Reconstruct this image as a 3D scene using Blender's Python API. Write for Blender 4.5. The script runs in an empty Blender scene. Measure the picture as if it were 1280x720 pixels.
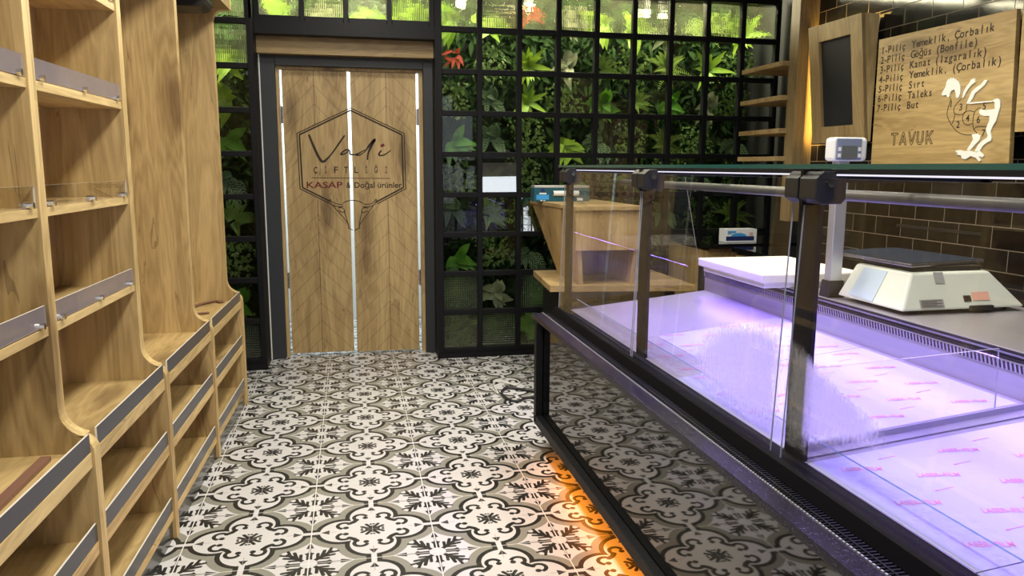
import bpy, bmesh, math, random
from mathutils import Vector, Matrix
random.seed(7)
SC = bpy.context.scene
COL = SC.collection
# ------------------------------------------------------------------ camera
cam = bpy.data.cameras.new('camera'); camo = bpy.data.objects.new('camera', cam); COL.objects.link(camo)
Rv, Dv, Fv = (0.979, -0.2035, 0.0042), (-0.0268, -0.153, -0.988), (0.2012, 0.967, -0.1553)
mr = Matrix(((Rv[0], -Dv[0], -Fv[0]), (Rv[1], -Dv[1], -Fv[1]), (Rv[2], -Dv[2], -Fv[2])))
camo.matrix_world = Matrix.Translation((0, 0, 1.3674)) @ mr.to_4x4()
cam.sensor_width = 36; cam.lens = 965 / 1280 * 36; cam.clip_start = 0.02
SC.camera = camo
# ------------------------------------------------------------------ colour, world
SC.view_settings.view_transform = 'Standard'; SC.view_settings.look = 'None'
SC.view_settings.gamma = 1; SC.view_settings.use_curve_mapping = False
SC.view_settings.exposure = 0.0
w = bpy.data.worlds.new('world'); SC.world = w; w.use_nodes = True
w.node_tree.nodes['Background'].inputs[0].default_value = (0.9, 0.95, 1, 1)
w.node_tree.nodes['Background'].inputs[1].default_value = 0.10
SC.cycles.transparent_max_bounces = 24
SC.cycles.max_bounces = 10
SC.cycles.sample_clamp_indirect = 4


def area(name, loc, size, power, color, rot=(0, 0, 0), shape='RECTANGLE', spread=180):
    l = bpy.data.lights.new(name, 'AREA'); l.shape = shape
    l.size = size[0]; l.size_y = size[1]; l.energy = power; l.color = color
    l.spread = math.radians(spread)
    o = bpy.data.objects.new(name, l); COL.objects.link(o); o.location = loc; o.rotation_euler = rot
    return o


WARM = (1.0, 0.93, 0.80)
for i, (x, y, p) in enumerate(((0.2, 0.4, 30), (0.2, 1.8, 35), (0.2, 3.2, 33), (0.15, 4.5, 16))):
    area('aisle_ceiling_light', (x, y, 2.84), (0.35, 0.35), p, WARM)
for i, (x, y, p) in enumerate(((1.75, 1.5, 8), (1.8, 2.9, 14), (1.45, 3.7, 16))):  # last one added to brighten the cash desk front
    area('service_and_fill_light', (x, y, 2.84), (0.3, 0.3), p, WARM, spread=115)
area('shop_front_daylight', (0.6, -1.9, 1.7), (2.4, 1.8), 22, (0.85, 0.93, 1.0), (math.radians(-90), 0, math.radians(180)))
# planter grow lights above the foliage
area('planter_light', (1.85, 5.70, 2.72), (2.4, 0.12), 75, (1.0, 0.92, 0.62), (math.radians(-8), 0, 0))
area('planter_light', (0.0, 5.66, 2.70), (1.1, 0.1), 44, (1.0, 0.92, 0.62))
area('planter_light', (-0.92, 5.62, 2.62), (0.5, 0.12), 26, (1.0, 0.92, 0.62))
# counter lamp, added deck fill
area('counter_tube_light', (1.27, 1.95, 1.278), (0.02, 3.1), 20, (0.33, 0.20, 1.0), (0, math.radians(-4), 0), spread=105)
area('deck_fill_light', (1.672, 1.95, 0.872), (0.01, 3.1), 6, (0.36, 0.22, 1.0), (0, math.radians(35), 0))  # unseen light added under the ledge front to brighten the deck
area('counter_base_light', (0.93, 1.75, 0.125), (0.03, 3.2), 5.5, (1.0, 0.27, 0.005), (0, math.radians(55), 0))
# wall strip behind the tilted frame
area('frame_strip_light', (2.79, 4.41, 1.85), (0.66, 0.03), 4.5, (1.0, 0.62, 0.16), (0, math.radians(-90), 0))
area('frame_strip_light', (2.80, 4.12, 2.20), (0.03, 0.5), 0.8, (1.0, 0.62, 0.16), (0, math.radians(-130), 0))
# daylight in the room behind the door
area('hallway_light', (0.0, 6.25, 2.2), (1.4, 0.6), 45, (0.8, 0.93, 1.0), (math.radians(25), 0, 0))


# ------------------------------------------------------------------ node expressions
class X:
    """wraps a float socket (or number) so that formulas build Math nodes"""
    def __init__(s, nt, v): s.nt, s.v = nt, v
    def _m(s, op, *a, clamp=False):
        n = s.nt.nodes.new('ShaderNodeMath'); n.operation = op; n.use_clamp = clamp
        for i, q in enumerate((s,) + a):
            q = q.v if isinstance(q, X) else q
            if isinstance(q, (int, float)): n.inputs[i].default_value = q
            else: s.nt.links.new(q, n.inputs[i])
        return X(s.nt, n.outputs[0])
    def __add__(s, o): return s._m('ADD', o)
    __radd__ = __add__
    def __sub__(s, o): return s._m('SUBTRACT', o)
    def __rsub__(s, o): return X(s.nt, o)._m('SUBTRACT', s)
    def __mul__(s, o): return s._m('MULTIPLY', o)
    __rmul__ = __mul__
    def __truediv__(s, o): return s._m('DIVIDE', o)
    def mn(s, o): return s._m('MINIMUM', o)
    def mx(s, o): return s._m('MAXIMUM', o)
    def ab(s): return s._m('ABSOLUTE')
    def fr(s): return s._m('FRACT')
    def fl(s): return s._m('FLOOR')
    def sq(s): return s._m('SQRT')
    def lt(s, o): return s._m('LESS_THAN', o)
    def gt(s, o): return s._m('GREATER_THAN', o)
    def cl(s): return s._m('ADD', 0.0, clamp=True)


def hyp(a, b): return (a * a + b * b).sq()


def seg(a, b, p, q, r):
    """signed distance to a capsule p-q of radius r"""
    dx, dy = q[0] - p[0], q[1] - p[1]; L2 = dx * dx + dy * dy
    ax, by = a - p[0], b - p[1]
    t = ((ax * dx + by * dy) * (1 / L2)).cl()
    return hyp(ax - t * dx, by - t * dy) - r


def new_mat(name):
    m = bpy.data.materials.new(name); m.use_nodes = True
    nt = m.node_tree; nt.nodes.clear()
    out = nt.nodes.new('ShaderNodeOutputMaterial')
    return m, nt, out


def node(nt, t, **kw):
    n = nt.nodes.new(t)
    for k, v in kw.items():
        if k in n.inputs.keys() if isinstance(k, str) else False: pass
        setattr(n, k, v)
    return n


def setin(n, **kw):
    for k, v in kw.items():
        k = k.replace('_', ' ')
        i = n.inputs[k]
        if hasattr(v, 'is_output') or isinstance(v, bpy.types.NodeSocket): n.id_data.links.new(v, i)
        else: i.default_value = v
    return n


def c4(c): return (c[0], c[1], c[2], 1.0)


def simple(name, col, rough=0.5, metal=0.0, spec=0.5, coat=0.0, bump=None):
    m, nt, out = new_mat(name)
    p = node(nt, 'ShaderNodeBsdfPrincipled')
    setin(p, Base_Color=c4(col), Roughness=rough, Metallic=metal)
    p.inputs['Specular IOR Level'].default_value = spec
    p.inputs['Coat Weight'].default_value = coat
    tc = node(nt, 'ShaderNodeTexCoord')
    nz = node(nt, 'ShaderNodeTexNoise'); setin(nz, Scale=bump[0] if bump else 60.0, Detail=4.0)
    nt.links.new(tc.outputs['Object'], nz.inputs['Vector'])
    if bump:
        b = node(nt, 'ShaderNodeBump'); setin(b, Strength=bump[1], Distance=0.002, Height=nz.outputs[0])
        nt.links.new(b.outputs[0], p.inputs['Normal'])
    else:
        mr_ = node(nt, 'ShaderNodeMapRange')
        setin(mr_, Value=nz.outputs[0]); mr_.inputs[3].default_value = max(0.02, rough * 0.85); mr_.inputs[4].default_value = min(1, rough * 1.15 + 0.01)
        nt.links.new(mr_.outputs[0], p.inputs['Roughness'])
    nt.links.new(p.outputs[0], out.inputs[0])
    return m


def emit(name, col, s):
    m, nt, out = new_mat(name)
    e = node(nt, 'ShaderNodeEmission'); setin(e, Color=c4(col), Strength=s)
    nt.links.new(e.outputs[0], out.inputs[0]); return m


def oak(name, axis='Z', tone=1.0, hue=(1, 1, 1), rough=0.5, groove=None):
    """oak veneer: stretched grain, growth figure and dark knots; groove = chevron layout"""
    m, nt, out = new_mat(name)
    tc = node(nt, 'ShaderNodeTexCoord'); oi = node(nt, 'ShaderNodeObjectInfo')
    ad = node(nt, 'ShaderNodeVectorMath'); ad.operation = 'MULTIPLY_ADD'
    cb = node(nt, 'ShaderNodeCombineXYZ')
    for i in range(3): nt.links.new(oi.outputs['Random'], cb.inputs[i])
    nt.links.new(cb.outputs[0], ad.inputs[0]); ad.inputs[1].default_value = (7.3, 11.1, 5.7)
    nt.links.new(tc.outputs['Object'], ad.inputs[2])
    def mapped(s):
        mp = node(nt, 'ShaderNodeMapping')
        nt.links.new(ad.outputs[0], mp.inputs[0]); mp.inputs['Scale'].default_value = s; return mp.outputs[0]
    long_, cross = 0.09, 1.0
    sc = {'X': (long_, cross, cross), 'Y': (cross, long_, cross), 'Z': (cross, cross, long_)}[axis]
    big = node(nt, 'ShaderNodeTexNoise'); setin(big, Scale=7.0, Detail=3.0, Roughness=0.55, Distortion=0.6)
    nt.links.new(mapped(sc), big.inputs['Vector'])
    fine = node(nt, 'ShaderNodeTexNoise'); setin(fine, Scale=120.0, Detail=3.0)
    nt.links.new(mapped(sc), fine.inputs['Vector'])
    sc2 = tuple(v * 1.0 if v == 1.0 else 0.28 for v in sc)
    kn = node(nt, 'ShaderNodeTexVoronoi'); setin(kn, Scale=4.2); kn.feature = 'F1'
    nt.links.new(mapped(sc2), kn.inputs['Vector'])
    nd = node(nt, 'ShaderNodeTexNoise'); setin(nd, Scale=14.0, Detail=2.0)
    nt.links.new(mapped(sc2), nd.inputs['Vector'])
    big_, fine_, kd, nn = (X(nt, q) for q in (big.outputs[0], fine.outputs[0], kn.outputs['Distance'], nd.outputs[0]))
    knot = kd + nn * 0.16 - 0.10
    halo = (1.0 - (knot * 2.2).cl())
    rings = (((big_ + halo * 0.35) * 10.0).fr() - 0.5).ab() * 2.0
    f = big_ * 1.0 + rings * 0.22 + fine_ * 0.42 - halo * 0.22 - 0.27
    ramp = node(nt, 'ShaderNodeValToRGB')
    e = ramp.color_ramp.elements
    e[0].position = 0.12; e[1].position = 0.85
    t = tone
    e[0].color = c4((0.27 * t * hue[0], 0.172 * t * hue[1], 0.065 * t * hue[2])); e[1].color = c4((0.62 * t * hue[0], 0.455 * t * hue[1], 0.22 * t * hue[2]))
    nt.links.new(f.v, ramp.inputs[0])
    crack = (big_ - 0.47).ab().lt(0.0035) * (nn - 0.56).gt(0.0) * 0.8
    kmask = (1.0 - ((knot - 0.09) * 9.0).cl()).mx(crack)
    mixk = node(nt, 'ShaderNodeMix', data_type='RGBA')
    nt.links.new((kmask * 0.55).v, mixk.inputs[0]); nt.links.new(ramp.outputs[0], mixk.inputs[6])
    mixk.inputs[7].default_value = c4((0.10 * t, 0.052 * t, 0.02 * t))
    colr = mixk.outputs[2]
    if groove:
        px, pz = node(nt, 'ShaderNodeSeparateXYZ'), None
        geo = node(nt, 'ShaderNodeNewGeometry'); nt.links.new(geo.outputs['Position'], px.inputs[0])
        gx, gz = X(nt, px.outputs[0]), X(nt, px.outputs[2])
        dx = (gx - groove['xc']).ab()
        u = ((gz + dx * 1.02) / groove['pitch']).fr()
        line = u.lt(0.022).mx(dx.lt(0.0018))
        # plain field inside the hexagon
        hx, hz = (gx - 0.017).ab(), (gz - 1.39).ab()
        inside = hx.lt(0.372) * (hz + hx * 0.5).lt(0.385)
        line = line * (1.0 - inside)
        mg = node(nt, 'ShaderNodeMix', data_type='RGBA')
        nt.links.new((line * 0.85).v, mg.inputs[0]); nt.links.new(colr, mg.inputs[6]); mg.inputs[7].default_value = (0.03, 0.015, 0.006, 1)
        colr = mg.outputs[2]
    p = node(nt, 'ShaderNodeBsdfPrincipled'); setin(p, Roughness=rough)
    nt.links.new(colr, p.inputs['Base Color'])
    bp = node(nt, 'ShaderNodeBump'); setin(bp, Strength=0.15, Distance=0.001, Height=fine.outputs[0])
    nt.links.new(bp.outputs[0], p.inputs['Normal'])
    nt.links.new(p.outputs[0], out.inputs[0])
    return m


def glass(name, tint=(0.95, 0.97, 0.96), refl=1.0, ior=1.5, haze=None, rough=0.0, pattern=None):
    """thin sheet glass: see-through plus Fresnel reflection, optional milky haze, optional ribs"""
    m, nt, out = new_mat(name)
    g0 = node(nt, 'ShaderNodeNewGeometry'); dp = node(nt, 'ShaderNodeVectorMath'); dp.operation = 'DOT_PRODUCT'
    nt.links.new(g0.outputs['Incoming'], dp.inputs[0]); nt.links.new(g0.outputs['Normal'], dp.inputs[1])
    r0 = ((ior - 1) / (ior + 1)) ** 2                                       # Schlick, the same from both sides of the sheet
    fres = (1.0 - X(nt, dp.outputs['Value']).ab()).cl()._m('POWER', 5.0) * (1 - r0) + r0
    tr = node(nt, 'ShaderNodeBsdfTransparent'); setin(tr, Color=c4(tint))
    gl = node(nt, 'ShaderNodeBsdfGlossy'); setin(gl, Roughness=rough, Color=(1, 1, 1, 1))
    body = tr.outputs[0]
    if pattern:
        tc = node(nt, 'ShaderNodeTexCoord'); sp = node(nt, 'ShaderNodeSeparateXYZ'); nt.links.new(tc.outputs['Object'], sp.inputs[0])
        gx, gz = X(nt, sp.outputs[0]), X(nt, sp.outputs[2])
        if pattern == 'ribbed': h = (gx * (2 * math.pi / 0.0125))._m('SINE') + (gz * (2 * math.pi / 0.03))._m('SINE') * 0.3
        elif pattern == 'crossed': h = (gx * (2 * math.pi / 0.016))._m('SINE') + (gz * (2 * math.pi / 0.016))._m('SINE')
        else:
            nz = node(nt, 'ShaderNodeTexNoise'); setin(nz, Scale=55.0, Detail=2.0); nt.links.new(tc.outputs['Object'], nz.inputs['Vector']); h = X(nt, nz.outputs[0]) * 2.0
        bp = node(nt, 'ShaderNodeBump'); setin(bp, Strength=0.8, Distance=0.004, Height=h.v)
        rf = node(nt, 'ShaderNodeBsdfRefraction'); setin(rf, IOR=1.3, Roughness=0.16 if pattern == 'misty' else 0.05, Color=c4(tint))
        nt.links.new(bp.outputs[0], rf.inputs['Normal']); nt.links.new(bp.outputs[0], gl.inputs['Normal'])
        gl.inputs['Roughness'].default_value = 0.08
        body = rf.outputs[0]
    if haze:
        df = node(nt, 'ShaderNodeBsdfDiffuse'); setin(df, Color=c4(haze[1]))
        tl = node(nt, 'ShaderNodeBsdfTranslucent'); setin(tl, Color=c4(haze[1]))
        ms = node(nt, 'ShaderNodeMixShader'); ms.inputs[0].default_value = 0.5
        nt.links.new(df.outputs[0], ms.inputs[1]); nt.links.new(tl.outputs[0], ms.inputs[2])
        mh = node(nt, 'ShaderNodeMixShader')
        tc = node(nt, 'ShaderNodeTexCoord'); nz = node(nt, 'ShaderNodeTexNoise'); setin(nz, Scale=9.0, Detail=5.0, Roughness=0.65)
        nt.links.new(tc.outputs['Object'], nz.inputs['Vector'])
        hf = ((X(nt, nz.outputs[0]) - 0.5) * 0.18 + haze[0]).cl()
        nt.links.new(hf.v, mh.inputs[0]); nt.links.new(body, mh.inputs[1]); nt.links.new(ms.outputs[0], mh.inputs[2])
        body = mh.outputs[0]
    mx = node(nt, 'ShaderNodeMixShader')
    nt.links.new((fres * refl).cl().v, mx.inputs[0])
    nt.links.new(body, mx.inputs[1]); nt.links.new(gl.outputs[0], mx.inputs[2])
    nt.links.new(mx.outputs[0], out.inputs[0])
    return m


# ------------------------------------------------------------------ materials
M = {}
M['oak_v'] = oak('oak_upright', 'Z', 1.08, (1.0, 1.01, 0.98))
M['oak_y'] = oak('oak_shelf', 'Y', 1.10, (1.0, 1.01, 0.96))
M['oak_x'] = oak('oak_cross', 'X', 0.85)
M['oak_edge'] = oak('oak_lit_edge', 'Z', 1.42, (1, 1.05, 1.02))  # brighter oak copy, light falling on edges put into the tone
M['oak_lit_y'] = oak('oak_lit_edge_long', 'Y', 1.42, (1, 1.05, 1.02))
M['oak_fascia'] = oak('oak_fascia', 'X', 0.62, (1, 0.98, 0.9))
M['oak_column'] = oak('oak_column', 'Z', 0.46)
M['oak_board'] = oak('oak_board', 'Y', 0.92, (1, 0.98, 0.85))
M['oak_frame'] = oak('oak_frame', 'Z', 0.72)
M['oak_desk'] = oak('oak_desk', 'Z', 0.95, (1, 0.97, 0.95))
M['door_a'] = oak('oak_door_chevron', 'Z', 1.0, (1, 1.0, 0.96), groove=dict(xc=-0.232, pitch=0.128))
M['door_b'] = oak('oak_door_chevron_other', 'Z', 1.0, (1, 1.0, 0.96), groove=dict(xc=0.262, pitch=0.128))
M['black_metal'] = simple('black_steel', (0.005, 0.0055, 0.0075), 0.5, spec=0.25)
M['black_plastic'] = simple('black_plastic', (0.012, 0.012, 0.013), 0.45)
M['black_gloss'] = simple('black_gloss_glass', (0.005, 0.005, 0.006), 0.03, spec=0.9)
M['rail_black'] = simple('satin_black_rail', (0.003, 0.003, 0.005), 0.5, spec=0.06)
M['dark_gloss'] = simple('dark_gloss_kick', (0.03, 0.032, 0.035), 0.16, spec=0.8)
M['grey_frame'] = simple('anthracite_frame', (0.028, 0.033, 0.04), 0.55)
M['dark_wall'] = simple('dark_paint', (0.010, 0.011, 0.013), 0.75)
M['ceiling'] = simple('dark_ceiling', (0.03, 0.03, 0.03), 0.8)
M['plaster'] = simple('pale_plaster', (0.7, 0.7, 0.68), 0.8)
M['steel'] = simple('stainless_steel', (0.45, 0.44, 0.45), 0.28, metal=0.9)
M['steel_dull'] = simple('stainless_panel', (0.40, 0.39, 0.42), 0.38, metal=0.55)
M['chrome'] = simple('chrome', (0.8, 0.8, 0.8), 0.12, metal=1.0)
M['aluminium'] = simple('aluminium', (0.62, 0.63, 0.66), 0.4, metal=0.7)
M['tube_grey'] = simple('grey_tube', (0.08, 0.083, 0.08), 0.4)
M['white'] = simple('white_plastic', (0.78, 0.80, 0.76), 0.4)
M['scale_body'] = simple('scale_off_white', (0.68, 0.72, 0.64), 0.42)
M['chop'] = simple('white_polyethylene', (0.80, 0.78, 0.72), 0.5, bump=(40, 0.1))
M['ink'] = simple('dark_engraving', (0.035, 0.020, 0.012), 0.7)
M['ink_red'] = simple('dark_red_print', (0.16, 0.012, 0.012), 0.6)
M['ink_soft'] = simple('grey_print', (0.15, 0.15, 0.15), 0.6)
M['red_print'] = simple('red_film_print', (0.55, 0.19, 0.29), 0.6)
M['film'] = simple('white_protective_film', (0.37, 0.39, 0.57), 0.35)
M['grey_strip'] = simple('grey_deck_strip', (0.21, 0.21, 0.23), 0.45)
M['seam'] = simple('deck_seam', (0.18, 0.18, 0.2), 0.5)
M['bird_white'] = simple('white_acrylic_inlay', (0.86, 0.88, 0.80), 0.4)
M['glow'] = emit('warm_strip', (1.0, 0.62, 0.18), 6)
M['lilac_edge'] = emit('bright_edge_glow', (0.86, 0.82, 1.0), 1.1)  # emission paints the brightness of a glass edge, no lamp
M['blue_film'] = simple('blue_film_plate', (0.045, 0.075, 0.13), 0.18, metal=0.4, bump=(25, 0.25))
M['pale_blue'] = simple('pale_blue_label', (0.50, 0.62, 0.74), 0.4)
M['label_grey'] = simple('grey_label', (0.33, 0.34, 0.34), 0.5)
M['label_red'] = simple('pink_sticker', (0.80, 0.42, 0.33), 0.5)
M['teal'] = simple('teal_card', (0.01, 0.09, 0.13), 0.4)
M['sky_blue'] = simple('sky_blue_print', (0.05, 0.33, 0.75), 0.4)
M['navy'] = simple('navy_print', (0.015, 0.025, 0.12), 0.4)
M['paper'] = simple('white_card', (0.80, 0.83, 0.85), 0.45)
M['cable_b'] = simple('black_cable', (0.02, 0.02, 0.022), 0.5)
M['cable_w'] = simple('white_cable', (0.75, 0.74, 0.70), 0.5)
M['brown_strip'] = simple('brown_strip', (0.22, 0.11, 0.075), 0.45)
M['lcd'] = simple('lcd_screen', (0.12, 0.13, 0.11), 0.2)
M['display_face'] = simple('display_face', (0.20, 0.23, 0.32), 0.3)
M['acrylic_edge'] = simple('acrylic_edge', (0.85, 0.82, 0.74), 0.25)
M['glass_edge'] = simple('green_glass_edge', (0.02, 0.085, 0.075), 0.15)
M['blue_edge'] = simple('blue_glass_edge', (0.13, 0.22, 0.34), 0.15)
M['white_edge'] = simple('pale_glass_edge', (0.42, 0.43, 0.5), 0.2)
M['clear_pane'] = glass('clear_pane', (0.80, 0.84, 0.80), 0.8)
M['mirror_pane'] = glass('reflective_pane', (0.75, 0.8, 0.75), 13.0)
M['ribbed_pane'] = glass('ribbed_pane', (0.92, 0.93, 0.80), 0.8, pattern='ribbed', haze=(0.05, (0.7, 0.72, 0.45)))
M['crossed_pane'] = glass('crossed_pane', (0.55, 0.58, 0.55), 1.0, pattern='crossed', haze=(0.22, (0.2, 0.24, 0.2)))
M['misty_pane'] = glass('misty_pane', (0.95, 0.96, 0.86), 0.8, pattern='misty', haze=(0.08, (0.7, 0.75, 0.45)))
M['case_glass'] = glass('case_glass', (0.975, 0.975, 0.975), 0.7)
M['acrylic'] = glass('clear_acrylic', (0.95, 0.94, 0.92), 1.0)
M['film_acrylic'] = glass('filmed_acrylic', (0.9, 0.9, 0.92), 1.0, haze=(0.62, (0.50, 0.46, 0.50)))
M['dark_acrylic'] = glass('smoky_filmed_acrylic', (0.4, 0.42, 0.5), 1.0, haze=(0.92, (0.115, 0.12, 0.155)), rough=0.28)


def mat_floor():
    m, nt, out = new_mat('printed_cement_tile')
    g = node(nt, 'ShaderNodeNewGeometry'); sp = node(nt, 'ShaderNodeSeparateXYZ'); nt.links.new(g.outputs['Position'], sp.inputs[0])
    P = 0.45
    fu = (((X(nt, sp.outputs[0]) - 0.046) / P + 0.5).fr() - 0.5).ab()      # quatrefoil centre at 0
    fv = (((X(nt, sp.outputs[1]) - 2.818) / P + 0.5).fr() - 0.5).ab()
    a, b = fu.mx(fv), fu.mn(fv)
    # four-lobed medallion: distance to its edge
    dl = (hyp(a - 0.245, b) - 0.188).mn(hyp(a, b) - 0.2)
    band = (b - 0.022).mx(0.36 - a)                                        # neck that joins neighbours
    dm = dl.mn(band)
    black = dm.gt(0.0) * dm.lt(0.040)
    grey = dm.gt(0.040) * dl.lt(0.105)
    # scrolls in the lobes
    ring = lambda cx, cy, r, t: (hyp(a - cx, b - cy) - r).ab() - t
    s1 = ring(0.235, 0.098, 0.054, 0.0165).mx(((a - 0.235) * -0.80 + (b - 0.098) * -0.60) - 0.022)
    blob = hyp(a - 0.220, b - 0.056) - 0.024
    root = seg(a, b, (0.155, 0.155), (0.192, 0.130), 0.022)
    spade = (b - (0.425 - a) * 0.52).mx(0.355 - a)
    stem = (b - 0.004).mx((0.300 - a)).mx(a - 0.40)
    ctr = seg(a, b, (0.012, 0.0), (0.088, 0.050), 0.0145).mn(seg(a, b, (0.0, 0.0), (0.05, 0.0), 0.014)).mn(hyp(a - 0.088, b - 0.012) - 0.012)
    inner = s1.mn(blob).mn(root).mn(spade).mn(ctr).lt(0.0)
    soft = stem.lt(0.0)
    # snowflake on the corners
    su, sv = 0.5 - fu, 0.5 - fv
    p, q = su.mx(sv) * (1 / 1.42), su.mn(sv) * (1 / 1.42)
    arm = seg(p, q, (0.045, 0.0), (0.112, 0.0), 0.0165).mn(seg(p, q, (0.10, 0.0), (0.18, 0.0), 0.006)).mn(seg(p, q, (0.085, 0.0), (0.112, 0.018), 0.0075))
    tip = (q - (0.245 - p) * 0.30).mx(0.172 - p)
    dg = seg(p, q, (0.03, 0.03), (0.118, 0.118), 0.0125)
    l1 = seg(p, q, (0.068, 0.066), (0.134, 0.082), 0.0105)
    l2 = seg(p, q, (0.050, 0.046), (0.104, 0.046), 0.0095)
    l3 = seg(p, q, (0.10, 0.10), (0.155, 0.118), 0.009)
    flake = arm.mn(tip).mn(dg).mn(l1).mn(l2).mn(l3).lt(0.0) * (hyp(p, q) - 0.046).gt(0.0)
    dark = black.mx(inner).mx(flake)
    nz = node(nt, 'ShaderNodeTexNoise'); setin(nz, Scale=2.2, Detail=6.0); nt.links.new(g.outputs['Position'], nz.inputs['Vector'])
    wv = X(nt, nz.outputs[0]) * 0.10 + 0.62
    val = wv * (1.0 - grey * 0.58) * (1.0 - soft * 0.45)
    val = val * (1.0 - dark * 0.972)
    grout = (0.5 - fu).lt(0.0045).mx((0.5 - fv).lt(0.0032))
    thin = fu.lt(0.0022).mx(fv.lt(0.0016))
    val = (val * (1.0 - grout) + grout * 0.80)
    val = (val * (1.0 - thin * 0.5) + thin * 0.36)
    cb = node(nt, 'ShaderNodeCombineColor')
    nt.links.new((val * 0.99).v, cb.inputs[0]); nt.links.new((val * 0.985).v, cb.inputs[1]); nt.links.new((val * (1.0 - grey * 0.14)).v, cb.inputs[2])
    pb = node(nt, 'ShaderNodeBsdfPrincipled'); setin(pb, Roughness=0.34)
    nt.links.new(cb.outputs[0], pb.inputs['Base Color']); nt.links.new(pb.outputs[0], out.inputs[0])
    return m


def mat_brick():
    m, nt, out = new_mat('black_glazed_brick_tile')
    g = node(nt, 'ShaderNodeNewGeometry'); sp = node(nt, 'ShaderNodeSeparateXYZ'); nt.links.new(g.outputs['Position'], sp.inputs[0])
    zz = (X(nt, sp.outputs[2]) - 1.106) / 0.1
    row = zz.fl(); v = zz.fr()
    sh = ((row * 0.5).fr())
    uu = (X(nt, sp.outputs[1]) - 2.888) / 0.2 + sh
    u = uu.fr(); colm = uu.fl()
    mortar = u.lt(0.02).mx(v.lt(0.04))
    rnd = ((row * 12.9898 + colm * 78.233)._m('SINE') * 43758.5).fr()
    mix = node(nt, 'ShaderNodeMix', data_type='RGBA')
    nt.links.new(mortar.v, mix.inputs[0]); mix.inputs[7].default_value = (0.20, 0.165, 0.12, 1)
    cr = node(nt, 'ShaderNodeCombineColor')
    for i, k in enumerate((1.0, 0.93, 0.86)): nt.links.new(((rnd * 0.006 + 0.006) * k).v, cr.inputs[i])
    nt.links.new(cr.outputs[0], mix.inputs[6])
    pb = node(nt, 'ShaderNodeBsdfPrincipled'); pb.inputs['Specular IOR Level'].default_value = 0.2
    nt.links.new(mix.outputs[2], pb.inputs['Base Color']); nt.links.new((mortar * 0.6 + 0.08).v, pb.inputs['Roughness'])
    nz = node(nt, 'ShaderNodeTexNoise'); setin(nz, Scale=9.0); nt.links.new(g.outputs['Position'], nz.inputs['Vector'])
    h = X(nt, nz.outputs[0]) * 0.35 - mortar * 0.6
    bp = node(nt, 'ShaderNodeBump'); setin(bp, Strength=0.15, Distance=0.004, Height=h.v)
    nt.links.new(bp.outputs[0], pb.inputs['Normal']); nt.links.new(pb.outputs[0], out.inputs[0])
    return m


def mat_granite():
    m, nt, out = new_mat('speckled_dark_granite')
    tc = node(nt, 'ShaderNodeTexCoord')
    vo = node(nt, 'ShaderNodeTexVoronoi'); setin(vo, Scale=330.0); nt.links.new(tc.outputs['Object'], vo.inputs['Vector'])
    nz = node(nt, 'ShaderNodeTexNoise'); setin(nz, Scale=160.0, Detail=3.0); nt.links.new(tc.outputs['Object'], nz.inputs['Vector'])
    sp = (X(nt, vo.outputs['Distance']).lt(0.16)) * X(nt, nz.outputs[0]).gt(0.56)
    base = X(nt, nz.outputs[0]) * 0.035 + 0.004
    val = base + sp * 0.5
    cb = node(nt, 'ShaderNodeCombineColor')
    for i, k in enumerate((0.9, 0.78, 1.5)): nt.links.new((val * k).v, cb.inputs[i])
    pb = node(nt, 'ShaderNodeBsdfPrincipled'); setin(pb, Roughness=0.25); pb.inputs['Specular IOR Level'].default_value = 0.2
    nt.links.new(cb.outputs[0], pb.inputs['Base Color']); nt.links.new(pb.outputs[0], out.inputs[0])
    return m


def mat_leaf(name, c1, c2, stripes=0.0, stripe_col=(0.6, 0.65, 0.5), trans=0.35, rough=0.42):
    m, nt, out = new_mat(name)
    uv = node(nt, 'ShaderNodeUVMap'); sp = node(nt, 'ShaderNodeSeparateXYZ'); nt.links.new(uv.outputs[0], sp.inputs[0])
    u, v = (X(nt, sp.outputs[0]) - 0.5).ab() * 2.0, X(nt, sp.outputs[1])
    oi = node(nt, 'ShaderNodeObjectInfo'); tc = node(nt, 'ShaderNodeTexCoord')
    nz = node(nt, 'ShaderNodeTexNoise'); setin(nz, Scale=14.0); nt.links.new(tc.outputs['Object'], nz.inputs['Vector'])
    mix = node(nt, 'ShaderNodeMix', data_type='RGBA'); mix.inputs[6].default_value = c4(c1); mix.inputs[7].default_value = c4(c2)
    nt.links.new((X(nt, nz.outputs[0]) * 1.6 - 0.5 + X(nt, oi.outputs['Random']) * 0.4).cl().v, mix.inputs[0])
    vein = u.lt(0.05).mx(((v * 9.0 + u * 1.6).fr()).lt(0.10) * 0.5) * 0.35
    mx2 = node(nt, 'ShaderNodeMix', data_type='RGBA'); nt.links.new(mix.outputs[2], mx2.inputs[6]); mx2.inputs[7].default_value = c4(tuple(min(1, q * 2.0 + 0.02) for q in c2))
    if stripes:
        st = ((v * 8.0 - u * 1.3).fr()).lt(0.34) * u.gt(0.08) * u.lt(0.88) * stripes
        nt.links.new(st.cl().v, mx2.inputs[0]); mx2.inputs[7].default_value = c4(stripe_col)
    else:
        nt.links.new(vein.v, mx2.inputs[0])
    pb = node(nt, 'ShaderNodeBsdfPrincipled'); setin(pb, Roughness=rough); pb.inputs['Specular IOR Level'].default_value = 0.5 if rough < 0.6 else 0.1
    nt.links.new(mx2.outputs[2], pb.inputs['Base Color'])
    tl = node(nt, 'ShaderNodeBsdfTranslucent'); nt.links.new(mx2.outputs[2], tl.inputs[0])
    ms = node(nt, 'ShaderNodeMixShader'); ms.inputs[0].default_value = trans
    nt.links.new(pb.outputs[0], ms.inputs[1]); nt.links.new(tl.outputs[0], ms.inputs[2]); nt.links.new(ms.outputs[0], out.inputs[0])
    return m


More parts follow.
